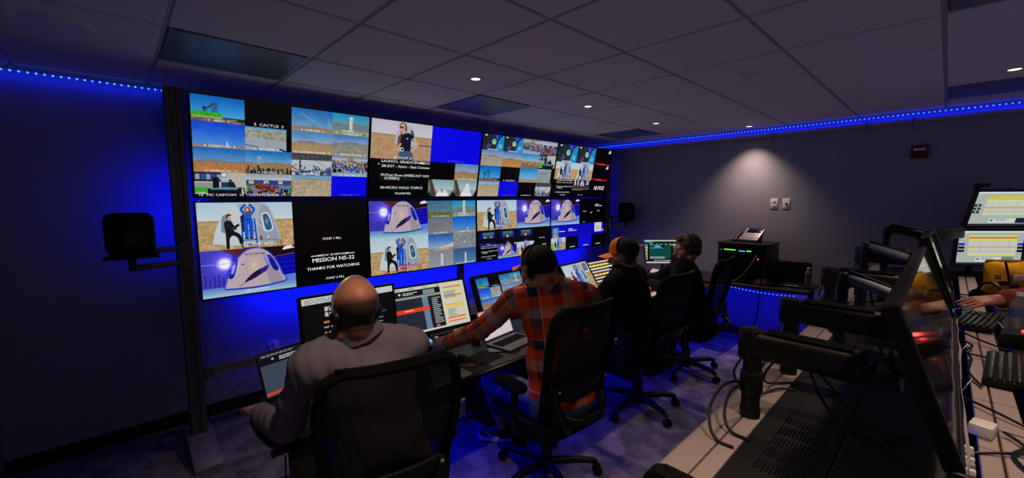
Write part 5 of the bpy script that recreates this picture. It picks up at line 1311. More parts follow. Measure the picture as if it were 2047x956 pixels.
def ui_dark():
    c = Cv(960, 560); c.fill((10, 11, 14)); c.rect(0, 0, 1, .12, (206, 210, 206)); stripe_text(c, .03, .03, .8, 3, .015, (130, 136, 136))
    for k in range(4): c.rect(.22 + .11 * (k % 2), .2 + .1 * (k // 2), .31 + .11 * (k % 2), .28 + .1 * (k // 2), ((190, 196, 200), (60, 90, 200), (200, 190, 150), (120, 160, 190))[k])
    c.rect(.2, .46, .42, .5, (210, 120, 50)); c.rect(.2, .56, .42, .59, (160, 160, 150)); c.rect(.2, .66, .36, .69, (210, 130, 60)); stripe_text(c, .2, .75, .2, 3, .02, (180, 180, 170)); c.rect(.62, .2, .8, .4, (196, 180, 150)); c.rect(.7, .2, .74, .36, (70, 110, 190)); stripe_text(c, .6, .55, .3, 5, .02, (150, 156, 160)); c.rect(.58, .46, .9, .5, (60, 66, 72))
    return c
def ui_multi():
    c = Cv(1280, 720); c.blit(pics[0]); c.rect(0, .88, 1, 1, (20, 20, 22)); c.ell(.06, .94, .012, .02, (230, 60, 40)); c.rect(.45, .92, .5, .96, (140, 140, 140)); return c
def ui_black():
    c = Cv(640, 400); c.fill((16, 17, 22)); stripe_text(c, .1, .2, .5, 4, .02, (90, 94, 100)); c.rect(.1, .62, .9, .66, (40, 44, 52))
    for k in range(9): c.rect(.12 + k * .085, .7, .17 + k * .085, .76, (120, 122, 126))
    return c
def ui_astro():
    c = Cv(960, 600); c.fill((206, 206, 196)); l = Cv(640, 360); landing(l); c.sub(0, .0, 1, 1).blit(l); c.rect(.78, .05, .95, .32, (70, 72, 70)); c.rect(.80, .08, .93, .29, (110, 112, 108)); return c
def ui_green():
    c = Cv(960, 560); c.fill((10, 14, 18)); c.rect(0, 0, 1, .05, (214, 218, 214)); c.rect(.01, .06, .2, .11, (60, 140, 200)); c.rect(.12, .13, .62, .8, (8, 74, 66))
    for k in range(7): c.rect(.02, .18 + k * .1, .08, .25 + k * .1, ((120, 160, 220), (214, 206, 150), (214, 206, 150), (206, 200, 160), (214, 206, 150), (210, 200, 140), (200, 190, 130))[k])
    c.rect(.12, .14, .2, .2, (70, 200, 70)); c.rect(.62, .17, .7, .23, (90, 220, 70)); c.rect(.14, .22, .24, .31, (20, 60, 130)); c.rect(.24, .22, .38, .31, (90, 170, 220)); c.rect(.4, .22, .48, .31, (6, 8, 10)); c.rect(.14, .33, .44, .35, (150, 190, 200))
    for k in range(6): c.ell(.3 + .1 * k, .17, .014, .02, (200, 210, 206))
    for k in range(14): stripe_text(c, .68, .15 + k * .05, .28, 1, .022, (200, 210, 206))
    c.rect(.66, .56, .76, .6, (80, 150, 220)); stripe_text(c, .14, .72, .45, 2, .03, (190, 214, 220)); c.rect(.1, .82, 1, .92, (8, 12, 14)); stripe_text(c, .24, .86, .66, 1, .04, (190, 200, 196)); c.rect(0, .94, 1, 1, (210, 214, 212)); return c
def ui_doc():
    c = Cv(480, 300); c.fill((216, 206, 212)); stripe_text(c, .08, .1, .6, 7, .03, (120, 110, 120)); c.rect(0, 0, 1, .06, (180, 176, 186)); return c
def ui_time(k):
    c = Cv(960, 560); c.fill((176, 186, 176)); c.rect(0, 0, 1, .05, (222, 228, 220)); c.rect(.0, .94, 1, 1, (40, 44, 44)); x0 = .17
    rows = [(206, 206, 80), (226, 190, 110), (224, 228, 150), (206, 216, 206), (214, 220, 214), (224, 170, 120), (206, 216, 210), (226, 196, 160), (206, 220, 206), (160, 214, 160)] if k == 0 else [(224, 220, 96), (222, 120, 60), (230, 222, 110), (226, 220, 120), (200, 206, 214), (206, 214, 206), (226, 170, 140), (206, 220, 206), (230, 190, 170), (196, 206, 226), (230, 232, 120)]
    for q, col in enumerate(rows): v = .12 + .62 * q / len(rows); c.rect(x0, v, .9, v + .62 / len(rows) - .008, col)
    for q in range(60): u = x0 + RNG.uniform(0, .72); c.rect(u, .12 + RNG.uniform(0, .5), u + .003, .2 + RNG.uniform(0, .5), (170, 176, 160))
    for q in range(3):
        for s in (.01, .92): c.rect(s, .36 + q * .1, s + .1, .43 + q * .1, (16, 20, 30) if k == 0 else ((30, 40, 200), (14, 14, 16), (14, 14, 16))[q]); 
        if k == 0: c.ell(.06, .395 + q * .1, .014, .022, (170, 220, 200))
    c.rect(.3, .78, .8, .92, (214, 218, 214)); c.rect(.7, .77, .88, .92, (20, 26, 60) if k == 0 else (120, 126, 120)); c.rect(.32, .82, .36, .86, (30, 70, 180)); stripe_text(c, .4, .8, .2, 2, .02, (120, 130, 130))
    return c

make_screen('computer_monitor', 'monitor with a dark page behind the head of the man in the grey shirt', 'monitor', (.945, 2.34, 1.05), .53, .30, 0, 8, ui_dark())
make_screen('computer_monitor', 'large monitor showing a red-barred table beside a cream page', 'monitor', (1.480, 2.32, 1.02), .53, .30, -4, 20, ui_rundown(True))
make_screen('computer_monitor', 'thick-framed monitor showing small camera feeds left of the man in plaid', 'monitor', (2.075, 2.27, 1.01), .47, .31, 2, 22, ui_multi(), bez=.025, chin=.045, stand='arm')
make_screen('computer_monitor', 'dark monitor behind the cap of the man in plaid', 'monitor', (2.66, 2.40, 1.0), .45, .28, 0, 15, ui_black(), bez=.02, stand='arm')
make_screen('computer_monitor', 'tilted monitor showing the cheering figure left of the bearded man', 'monitor', (3.14, 2.36, .985), .44, .29, 6, 32, ui_astro(), bez=.018, stand='arm')
make_screen('computer_monitor', 'monitor with a green interface in front of the man with glasses', 'monitor', (4.66, 2.26, 1.10), .50, .27, -46, 3, ui_green(), bez=.008, chin=.012, stand='foot', bm='silver')
make_screen('computer_monitor', 'unlit grey-backed monitor seen edge-on behind the bearded man', 'monitor', (4.36, 2.48, 1.06), .40, .28, 62, 8, ui_black(), bez=.01, stand='arm', bm='grey')

def make_laptop(label, c, rz, w, d, ang, pic, bm='black', z=DZ, group='open laptops'):
    t = thing('laptop', label, 'laptop', (c[0], c[1], z), (0, 0, math.radians(rz)), group)
    B().prism(rrect(w, d, .012), .002, .018, bev=.003).build('base', bm, t)
    k = B(); nx, ny = 13, 5
    for i in range(nx):
        for j in range(ny): k.box(((i - (nx - 1) / 2) * (w * .88 / nx), d * .10 + (j - (ny - 1) / 2) * .0185, .0195), (w * .88 / nx - .0035, .0150, .003), bev=.001, seg=1)
    ko = k.build('keyboard', 'blackmat', t); ko['kind'] = 'stuff'
    B().box((0, -d * .30, .0184), (w * .36, d * .28, .001)).build('touchpad', 'grey', t)
    R = Matrix.Translation((0, d / 2 - .004, .018)) @ Matrix.Rotation(-math.radians(ang), 4, 'X')
    b = B(); b.prism(rrect(w, d, .010, cy=d / 2), 0, .008, R @ Matrix(((1, 0, 0, 0), (0, 0, 1, 0), (0, 1, 0, 0), (0, 0, 0, 1))), bev=.002); b.build('lid', bm, t)
    b = B().quad(*[R @ Vector(p) for p in ((-w / 2 + .008, -.001, .016), (w / 2 - .008, -.001, .016), (w / 2 - .008, -.001, d - .008), (-w / 2 + .008, -.001, d - .008))], uv=True)
    b.build('display', pic.material('laptop_picture'), t, smooth=0)
    return t
lp = Cv(960, 560); lp.fill((60, 72, 88)); lp.rect(0, 0, 1, .1, (26, 28, 32)); stripe_text(lp, .04, .03, .6, 2, .015, (150, 156, 150)); lp.rect(0, .1, 1, .26, (12, 14, 20)); lp.ell(.2, .15, .02, .03, (140, 180, 220)); stripe_text(lp, .3, .13, .5, 3, .018); lp.rect(.5, .26, .6, 1, (104, 134, 160)); lp.rect(0, .9, .3, .96, (220, 60, 40))
make_laptop('open laptop at the left end of the desk in front of the grey shirt', (.655, 2.16), 14, .34, .235, 20, lp)
make_laptop('open laptop with a pale page under the arm of the man in plaid', (1.93, 2.03), 8, .32, .22, 22, ui_doc(), 'grey')

# controller with lit keys, between the two men
t = thing('shotbox_controller', 'narrow controller with green, blue and orange lit keys beside the outstretched hand', 'controller', (1.62, 2.36, DZ), (0, 0, math.radians(-3)))
B().prism([(-.075, 0), (.075, 0), (.075, .055), (-.075, .025)], -.30, .30, Matrix(((0, 0, 1, 0), (1, 0, 0, 0), (0, 1, 0, 0), (0, 0, 0, 1))), bev=.004).build('body', 'black', t)
cols = [M['green'], M['cyan'], mat('orange_key', srgb(255, 140, 60), .4, emit=(1, .3, .05), estr=1.0), M['grey']]
for i in range(14):
    for j in range(3):
        q = 0 if (i < 2 and j > 0) or i == 9 else 1 if i in (2, 3) and j > 0 else 2 if (i in (1, 5) and j == 0) else 3
        B().box((-.27 + i * .0415, -.045 + j * .042, .0365 + j * .0085), (.030, .028, .010), (math.radians(11.3), 0, 0), bev=.003).build('key', cols[q], t)

def bottle(label, x, y, z, h=.20, r=.032, group='plastic water bottles', cap_m='white'):
    t = thing('water_bottle', label, 'bottle', (x, y, z), group=group)
    k = h / .2
    B().lathe([(0, .004 * k), (r * .8, 0), (r, .008 * k), (r * .96, .03 * k), (r, .04 * k), (r, .075 * k), (r * .97, .08 * k), (r * .97, .115 * k), (r, .12 * k), (r * .9, .145 * k), (r * .5, .172 * k), (r * .38, .178 * k), (r * .38, .186 * k)]).build('bottle_body', 'clear', t)
    B().lathe([(0, .006 * k), (r * .9, .008 * k), (r * .9, .09 * k), (0, .09 * k)]).build('water', 'water', t)
    B().lathe([(r * .985, .078 * k), (r * .99, .08 * k), (r * .99, .115 * k), (r * .985, .117 * k)]).build('label_band', 'blabel', t)
    B().lathe([(0, .2 * k), (r * .42, .2 * k), (r * .45, .197 * k), (r * .45, .182 * k), (r * .40, .181 * k)]).build('cap', cap_m, t)
    return t
bottle('small clear water bottle on the desk beside the outstretched hand', 1.375, 2.125, DZ, .155, .031)
bottle('water bottle behind the open laptop on the side table', 5.44, 1.00, .765, .20, .033)
t = thing('drink_tumbler', 'dark purple tumbler beside the laptop of the man in plaid', 'tumbler', (1.735, 2.19, DZ))
B().lathe([(0, 0), (.028, 0), (.034, .13), (.034, .14), (.0, .14)]).build('body', mat('purple_plastic', srgb(70, 40, 90), .3), t)
B().lathe([(.035, .138), (.036, .15), (.02, .158), (0, .158)]).build('lid', 'black', t)
t = thing('paper_cup', 'white paper cup behind the controller', 'cup', (1.80, 2.44, DZ))
B().lathe([(0, .004), (.027, .0), (.037, .085), (.0385, .088), (.037, .09), (.035, .086), (.026, .006)]).build('cup_wall', 'white', t)
t = thing('smartphone', 'dark smartphone lying on the desk left of the plaid shirt', 'phone', (1.775, 1.985, DZ), (0, 0, math.radians(62)))
B().prism(rrect(.078, .16, .012), 0, .009, bev=.003).build('body', 'black', t)
B().prism(rrect(.071, .152, .009), .0088, .0096).build('glass', 'blackgloss', t)
t = thing('computer_mouse', 'black computer mouse with a cable near the desk edge', 'mouse', (1.505, 2.03, DZ), (0, 0, math.radians(15)))
b = B(); b.ball((0, 0, .0), (.031, .054, .034), 20); bmesh.ops.bisect_plane(b.bm, geom=b.bm.verts[:] + b.bm.edges[:] + b.bm.faces[:], plane_co=(0, 0, .0005), plane_no=(0, 0, -1), clear_outer=True); b.build('shell', 'black', t)
B().cyl((-.004, .03, .028), (.004, .03, .028), .008, seg=12).build('wheel', 'grey', t)
B().tube([(0, .052, .006), (.03, .12, .004), (.09, .17, .004), (.12, .26, .004), (.06, .33, .004)], .0022, 6).build('lead', 'cable', t)
t = thing('mouse_pad', 'black mouse pad beside the smartphone', 'mouse pad', (1.62, 1.965, DZ), (0, 0, math.radians(8)))
B().prism(rrect(.2, .17, .012), 0, .003).build('pad', 'blackmat', t)
tag(B().tube([(1.56, 1.93, DZ + .004), (1.50, 1.90, DZ + .006), (1.44, 1.95, DZ + .004), (1.42, 2.03, DZ + .004), (1.47, 2.10, DZ + .004)], .003, 6).build('usb_cable', mat('orange_cable', srgb(190, 84, 50), .5)), 'orange cable curling round the computer mouse', 'cable')
tag(B().tube([(1.86, 1.88, DZ + .004), (1.80, 1.90, DZ + .01), (1.80, 1.84, DZ + .004), (1.79, 1.80, .66), (1.80, 1.785, .56), (1.84, 1.80, .50)], .003, 6).build('headset_cable', 'cable'), 'thin black lead hanging over the desk edge by the laptop', 'cable')
tag(B().tube([(.425, 1.79, .70), (.415, 1.765, .5), (.42, 1.75, .28), (.45, 1.77, .08), (.50, 1.80, .006), (.6, 1.83, .006)], .0035, 6).build('headset_cable', 'cable'), 'black lead hanging from the left end of the desk', 'cable')

# production switcher: sloped rear panel with lit rows, flat front panel
yl = mat('yellow_key', srgb(240, 214, 70), .4, emit=(.80, .62, .10), estr=.8); pk = mat('pink_key', srgb(236, 200, 226), .4, emit=(.62, .42, .58), estr=.6); gr = mat('pale_green_key', srgb(190, 230, 190), .4, emit=(.40, .60, .40), estr=.8); rd = mat('red_key', srgb(250, 70, 50), .4, emit=(.9, .08, .05), estr=.8); am = mat('amber_key', srgb(236, 150, 110), .4, emit=(.7, .30, .16), estr=.7); dk = M['grey']
def key_panel(name, label, c, rz, tilt, w, h, rows, nper, kw, rise=0.0, kh=.6):
    t = thing(name, label, 'control panel', c, (0, 0, math.radians(rz)))
    R = Matrix.Rotation(math.radians(tilt), 4, 'X')
    b = B(); b.box((0, 0, -.02), (w, h, .04), bev=.008); bmesh.ops.transform(b.bm, matrix=R, verts=b.bm.verts); b.build('panel', 'black', t)
    b = B()
    for s in (-1, 1): b.box((s * (w / 2 + .008), 0, -.015), (.016, h + .01, .06), bev=.006)
    bmesh.ops.transform(b.bm, matrix=R, verts=b.bm.verts); b.build('side_cheek', 'blackmat', t)
    z0 = -c[2] + DZ; lo = R @ Vector((0, -h / 2, -.04)); hi = R @ Vector((0, h / 2, -.04))
    b = B(); b.prism([(lo.y + .01, z0), (hi.y - .01, z0), (hi.y - .01, hi.z + .012), (lo.y + .01, lo.z + .012)], -w / 2 + .02, w / 2 - .02, Matrix(((0, 0, 1, 0), (1, 0, 0, 0), (0, 1, 0, 0), (0, 0, 0, 1)))); b.build('plinth', 'blackmat', t)
    for j, (m, n) in enumerate(rows):
        v = -h / 2 + h * (j + .7) / (len(rows) + .4); b = B()
        for i in range(n):
            u = -w / 2 + w * (i + .7) / (n + .4); b.box((u, v, .006), (w / n * kw, h / len(rows) * kh, .014), bev=.003, seg=1)
        bmesh.ops.transform(b.bm, matrix=R, verts=b.bm.verts); o = b.build('key_row', m, t); o['kind'] = 'stuff'
    return t
key_panel('video_switcher', 'sloped switcher panel with yellow and pink lit key rows left of the bearded man', (3.82, 2.42, .93), 0, 42, .86, .40,
          [(pk, 18), (gr, 18), (pk, 18), (gr, 18), (pk, 18), (yl, 12), (pk, 18), (gr, 18), (yl, 12), (pk, 18)], 18, .72, kh=.42)
t = key_panel('switcher_desk_panel', 'flat switcher panel of small lit keys in front of the man with glasses', (3.93, 2.06, .816), 3, 6, 1.20, .36,
          [(pk, 34), (am, 34), (dk, 34), (gr, 30), (am, 34), (yl, 28), (pk, 34), (gr, 26), (rd, 30), (gr, 34)], 34, .62, kh=.5)
b = B()
for i in range(4): b.box((-.45 + i * .3, -.02, .022), (.05, .13, .03), (math.radians(6), 0, 0), bev=.004)
b.build('fader_bank', 'silver', t)
for k, (x, y, r, l) in enumerate(((4.42, 2.19, 20, 'top white sheet of paper lying across the switcher panel'), (4.33, 2.08, 34, 'lower white sheet of paper on the switcher panel by the hand'))):
    b = B(); b.grid(lambda u, v: ((u - .5) * .30, (v - .5) * .215, .012 * math.sin(u * 3) + .01 * v), 12, 8, .001)
    tag(b.build('paper_sheet', 'paper', loc=(x, y, .872 + .012 * (1 - k)), rot=(math.radians(6), 0, math.radians(r))), l, 'paper', 'papers on the switcher')

# ================================================================ side table against the right wall
t = thing('side_table', 'dark side table against the right wall with blue light beneath', 'table', (5.02, .92, 0))
b = B(); b.prism([(.02, 0), (.575, 0), (.575, 1.55), (-.06, 1.55), (-.06, .9)], .733, .765, bev=.006); b.build('tabletop', 'desk', t)
for x, y in ((.50, .06), (.50, 1.45), (.05, 1.45)): B().box((x, y, .366), (.05, .05, .733), bev=.004).build('leg', 'blackmat', t)
B().box((.55, .75, .70), (.03, 1.4, .06)).build('wall_cleat', 'blackmat', t)
led_strip('led_strip', 'blue led strip sagging along the front edge of the side table', [(4.985, 1.83, .725), (5.00, 1.62, .722), (5.02, 1.40, .703), (5.03, 1.2, .70), (5.035, 1.02, .712)], 22, (-.7, 0, -.4))
area_strip('led_light_table', (5.10, 2.3, .72), (5.10, .98, .72), .02, (.6, 0, -1), 5.0 * LED_STRIP)
tag(B().tube([(5.54, 1.50, .72), (5.55, 1.50, .5), (5.55, 1.51, .3), (5.54, 1.54, .16), (5.53, 1.57, .10)], .007, 8).build('power_cable', 'cable'), 'black cable hanging down the blue wall under the side table', 'cable')
tag(B().grid(lambda u, v: (.11 * math.cos(2 * PI * u) * math.sin(PI * v * .5) * (1 + .12 * math.sin(9 * u * PI)), .11 * math.sin(2 * PI * u) * math.sin(PI * v * .5) * (1 + .1 * math.cos(7 * u * PI * 2)), .17 * math.cos(PI * v * .5) + .006 * math.sin(30 * u)), 30, 12, .001).build('plastic_bag', mat('pale_bag', srgb(190, 190, 205), .4, trans=.3), loc=(5.42, 1.30, 0)), 'crumpled pale plastic bag on the floor under the side table', 'bag')

t = thing('rack_cabinet', 'black equipment rack cabinet on the side table', 'rack cabinet', (5.36, 1.585, .765))
W2, D2, H2 = .52, .44, .45
b = B(); b.box((0, 0, .012), (D2, W2, .024), bev=.003); b.box((0, 0, H2 - .012), (D2 + .012, W2 + .012, .024), bev=.004)
for s in (-1, 1): b.box((0, s * (W2 / 2 - .009), H2 / 2), (D2, .018, H2 - .02), bev=.003)
b.box((D2 / 2 - .008, 0, H2 / 2), (.016, W2 - .02, H2 - .02)); b.build('cabinet', 'black', t)
for k in range(3):
    z = .36 - k * .10
    o = B().box((-D2 / 2 + .02, 0, z), (.02, W2 - .05, .088 if k else .044), bev=.002).build('rack_unit', 'blackmat' if k else 'black', t)
    if k == 0:
        b = B()
        for q in range(10): b.box((-D2 / 2 + .009, .19 - q * .0125, z + .004), (.003, .0105, .012))
        b.build('level_meter', 'green', o); b = B()
        for q in range(5): b.box((-D2 / 2 + .009, .03 - q * .0125, z - .003), (.003, .0105, .012))
        b.build('status_display', 'cyan', o); b = B()
        for q in range(4): b.box((-D2 / 2 + .009, -.05 - q * .0125, z + .002), (.003, .0105, .013))
        b.build('level_meter', 'green', o)
        B().cyl((-D2 / 2 + .012, .225, z), (-D2 / 2 - .006, .225, z), .012, seg=16).build('knob', 'silver', o)
    else:
        b = B()
        for s in (-1, 1):
            for q in (-1, 1): b.cyl((-D2 / 2 + .011, s * .225, z + q * .028), (-D2 / 2 + .006, s * .225, z + q * .028), .006, seg=12)
        b.build('rack_screw', 'alu', o)
        if k == 1: B().ball((-D2 / 2 + .008, -.165, z + .02), .008, 12).build('power_led', 'redhot', o)
tag(B().tube([(5.13, 1.425, 1.10), (5.09, 1.44, 1.05), (5.08, 1.50, .93), (5.09, 1.58, .83), (5.08, 1.66, .775), (5.07, 1.80, .772)], .004, 8).build('patch_cable', 'cablew'), 'cable running from the red light of the rack down to the table', 'cable')

t = thing('desk_phone', 'silver office desk phone with handset on top of the rack cabinet', 'telephone', (5.33, 1.545, .765 + .45), (0, 0, -PI / 2 - .25))
SL = math.radians(38); R = Matrix.Rotation(SL, 4, 'X')
b = B(); b.box((0, .0, .0), (.215, .205, .028), bev=.008); bmesh.ops.transform(b.bm, matrix=Matrix.Translation((0, 0, .085)) @ R, verts=b.bm.verts); b.build('body', 'silver', t)
b = B(); b.prism([(-.085, 0), (.06, 0), (.085, .11), (-.06, .03)], -.08, .08, Matrix(((0, 0, 1, 0), (1, 0, 0, 0), (0, 1, 0, 0), (0, 0, 0, 1)))); b.build('stand', 'black', t)
def onface(b): bmesh.ops.transform(b.bm, matrix=Matrix.Translation((0, 0, .085)) @ R, verts=b.bm.verts); return b
o = onface(B().box((.01, .058, .0145), (.165, .075, .006), bev=.003)).build('screen', 'blackgloss', t)
b = B()
for i in range(3):
    for j in range(4): b.box((-.005 + i * .022, .0 - j * .019, .016), (.016, .012, .006), bev=.002)
for j in range(3): b.box((.08, -.0 - j * .022, .016), (.022, .012, .006), bev=.002); b.box((-.04, -.0 - j * .022, .016), (.022, .012, .006), bev=.002)
onface(b).build('keypad', 'white', t)
b = B(); b.cyl((.045, .006, .014), (.045, .006, .018), .012, seg=20); onface(b).build('navigation_key', 'white', t)
b = B(); b.tube([(-.135, -.105, .012), (-.14, -.06, .055), (-.135, .02, .10), (-.135, .085, .125)], [.026, .019, .019, .026], 12); b.build('handset', 'black', t)
b = B(); b.tube([(-.135, -.10, .0), (-.19, -.12, .005), (-.2, -.05, .006), (-.1, .0, .006)], .004, 8); b.build('cord', 'cable', t)

t = make_laptop('open black laptop with an unlit screen on the right end of the side table', (5.30, 1.115), -78, .34, .235, 8, ui_black(), z=.765)
for ch in t.children:
    if ch.name.startswith('display'): ch.data.materials[0] = M['blackgloss']
t = thing('cable_pouch', 'dark crumpled pouch on the side table in front of the rack', 'pouch', (5.13, 1.36, .765))
b = B(); b.grid(lambda u, v: (.075 * math.cos(2 * PI * u) * math.sin(PI * v * .5) * (1 + .2 * math.sin(7 * PI * u * 2)), .095 * math.sin(2 * PI * u) * math.sin(PI * v * .5) * (1 + .15 * math.cos(10 * PI * u)), .075 * math.cos(PI * v * .5)), 36, 10); b.build('fabric', mat('dark_plum', srgb(44, 30, 44), .6, bump=.4), t)

# ================================================================ second console row, along whose top the photograph looks
CZ = 1.05
t = thing('rear_console', 'long dark raised console of the second row with a cream accessory rail', 'console', (.93, 0, 0))
LX = 4.6
def bx(b, x0, x1, y0, y1, z0, z1, bev=.003): b.box(((x0 + x1) / 2, (y0 + y1) / 2, (z0 + z1) / 2), (x1 - x0, y1 - y0, z1 - z0), bev=bev, seg=1); return b
bx(B(), .04, LX, .365, .455, 0, 1.0).build('front_panel', 'deck', t)
# cream rail, two lips either side of a slot
b = B(); b.prism([(.355, 1.02), (.355, CZ), (.398, CZ), (.398, 1.02)], .05, LX, Matrix(((0, 0, 1, 0), (1, 0, 0, 0), (0, 1, 0, 0), (0, 0, 0, 1))), bev=.001)
arc = [(.404, 1.0), (.404, CZ)] + [(.455 + .035 * math.sin(a), CZ - .035 + .035 * math.cos(a)) for a in np.linspace(0, PI / 2, 7)] + [(.49, 1.0)]
b.prism(arc, .05, LX, Matrix(((0, 0, 1, 0), (1, 0, 0, 0), (0, 1, 0, 0), (0, 0, 0, 1))))
b.build('accessory_rail', 'rail', t)
bx(B(), .05, LX, .398, .404, .99, 1.035, 0).build('rail_slot', 'black', t)
b = B(); b.prism(rrect(.15, .10, .04, cx=.42, cy=1.005), 0, .05, Matrix(((0, 0, 1, 0), (1, 0, 0, 0), (0, 1, 0, 0), (0, 0, 0, 1))), bev=.006); b.build('end_cap', 'blackmat', t)
dk_ = B(); bx(dk_, .06, LX, .163, .354, 1.03, CZ - .001); o = dk_.build('deck_panel', 'deck', t)
b = B()
for g0 in (.20, .83, 1.46, 2.1, 2.75, 3.4):
    for r in range(6):
        if g0 + r * .075 > LX - .1: continue
        for k in range(13): b.box((g0 + r * .075 + .03 + .004 * (k % 2), .192 + k * .0088, CZ - .0012), (.056, .0044, .0008))
so = b.build('vent_slots', 'blackgloss', o); so['kind'] = 'stuff'
bx(B(), .06, LX, -.045, .159, 1.03, CZ - .001).build('deck_panel', 'deck', t)
bx(B(), .06, LX, -.25, -.045, .90, .93).build('cable_trough', 'blackmat', t)
b = B(); bx(b, .06, LX, -.145, -.105, CZ - .02, CZ); bx(b, .06, LX, -.205, -.150, CZ - .02, CZ)
bx(b, .06, LX, -.20, -.11, CZ - .04, CZ - .02, 0); b.build('accessory_rail', 'rail', t)
b = B()
for x in (.3, .75, 1.15, 1.32, 1.9, 2.5, 3.2): bx(b, x, x + .002, -.205, -.105, CZ - .001, CZ + .0004, 0)
b.build('rail_joint', 'black', t)
bx(B(), .06, LX, -.70, -.25, 1.01, 1.04, .004).build('worktop', 'desk', t)
bx(B(), .08, LX, -.27, -.25, .1, 1.0).build('rear_panel', 'blackmat', t)
for x in (.10, 2.1, LX - .05): bx(B(), x - .02, x + .02, -.66, .36, 0, 1.0).build('support_panel', 'blackmat', t)
led_strip('led_strip', 'blue led strip in the cable trough behind the second row monitors', [(1.0, -.075, .94), (4.9, -.075, .94)], 70, (0, 0, 1))
area_strip('led_light_trough', (1.0, -.075, .95), (4.9, -.075, .95), .012, (0, -.2, 1), .9 * LED_STRIP)

# ---------------------------------------------------------------- monitors with their screens to the operators
scr = mat('unlit_lcd', srgb(14, 12, 12), 0.07, var=0.3, scale=7, bump=0.006, bscale=9, coat=0.4)
def lcd(label, x, y=0.0, z=1.393, w=.43, h=.285, tilt=20, rz=0):
    t = thing('console_monitor', label, 'monitor', (x, y, z), (0, 0, math.radians(rz)), 'unlit monitors of the second row')
    R = Matrix.Rotation(-math.radians(tilt), 4, 'X')
    def tr(b): bmesh.ops.transform(b.bm, matrix=R, verts=b.bm.verts); return b
    Q = Matrix(((1, 0, 0, 0), (0, 0, 1, 0), (0, 1, 0, 0), (0, 0, 0, 1)))
    b = B(); b.prism(rrect(w + .018, h + .02, .006), .003, .025, Q, bev=.003); b.prism(rrect(w - .30, h - .12, .03), .025, .045, Q, bev=.008); tr(b).build('housing', 'blackmat', t)
    tr(B().box((0, .0025, 0), (w, .003, h))).build('display', scr, t)
    b = B()
    for s in (-1, 1): b.box((s * (w / 2 + .0045), 0, 0), (.009, .008, h + .02), bev=.002); b.box((0, 0, s * (h / 2 + .005)), (w, .008, .01), bev=.002)
    tr(b).build('bezel', 'black', t)
    tr(B().box((w * .42, -.002, -h / 2 - .004), (.03, .006, .006))).build('power_button', 'grey', t)
    return t
t = lcd('nearest unlit ultrawide monitor of the second row, with red reflections', 1.725, w=1.33)
b = B()
b.grid(lambda u, v: (-.665 + 1.33 * u, -.006 - .003 * math.sin(u * 13) * v - .001 * math.sin(u * 31), -.148 - .007 * v - .002 * math.sin(u * 9)), 60, 4, .0012)  # wavy film strip; its pale colour paints the light on the bottom bezel
bmesh.ops.transform(b.bm, matrix=Matrix.Rotation(-math.radians(20), 4, 'X'), verts=b.bm.verts); b.build('lit_film_edge', mat('lit_edge_film', srgb(170, 160, 158), .3, var=.1), t)
lcd('second unlit monitor of the second row, just beyond the ultrawide one', 2.68, .0, 1.425, tilt=18)
lcd('farthest unlit monitor of the second row', 3.14, .0, 1.40, tilt=18)

def mon_arm(label, x, y0, z, y1, cover, beam='black', xo=0.0, tgt=None):
    t = thing('display_mount', label, 'monitor arm', (x, y0, CZ), group='monitor arms on the second row')
    b = B(); b.cyl((0, 0, 0), (0, 0, z - CZ - .02), .026, seg=18); b.cyl((0, 0, .075), (0, 0, .15), .032, seg=18, bev=.008); b.build('pole', 'black', t)
    b = B(); b.cyl((0, 0, 0), (0, 0, .03), .029, seg=18); b.build('clamp', 'black', t)
    dz = z - CZ; Lb = y0 - y1
    b = B(); b.box((0, -Lb / 2 + .02, dz + .0), (.056, Lb, .090), bev=.024, seg=4); b.cyl((0, .008, dz - .05), (0, .008, dz + .047), .034, seg=18, bev=.006)
    b.build('beam', beam, t)
    b = B(); b.grid(lambda u, v: ((u - .5) * .05, -.04 - v * (Lb - .09), dz + .047 + .008 * math.cos((u - .5) * 3)), 6, 3, .004); b.build('beam_cover', cover, t)
    b = B(); b.cyl((-.03, -Lb + .02, dz - .01), (.03, -Lb + .02, dz - .01), .026, seg=18, bev=.005); b.box((xo / 2, -Lb - .012, dz - .002), (.05 + abs(xo), .03, .03), bev=.006); b.cyl((xo, -Lb - .02, dz), (xo, -y0 + .055, dz + .02), .018, seg=14)
    b.box((xo, -y0 + .062, dz + .02), (.09, .008, .09), (math.radians(-20), 0, 0), bev=.002); b.build('tilt_head', 'black', t)
    b = B(); b.tube([(-.03, .02, dz - .04), (-.05, .035, dz - .08), (-.05, .03, dz - .11), (-.026, .02, dz - .14)], .0035, 6); b.build('cable_loop', 'cable', t)
    return t
mon_arm('nearest black monitor arm of the second row on its own pole', 1.408, .388, 1.285, .095, 'blackmat', xo=-.03)
mon_arm('second black monitor arm of the second row, behind the nearest', 1.870, .388, 1.300, .095, 'blackmat', xo=-.05)
mon_arm('third black monitor arm of the second row', 2.735, .405, 1.315, .10, 'blackmat', xo=-.04)
mon_arm('fourth black monitor arm of the second row, farther back', 3.30, .335, 1.385, .10, 'black', xo=-.04)
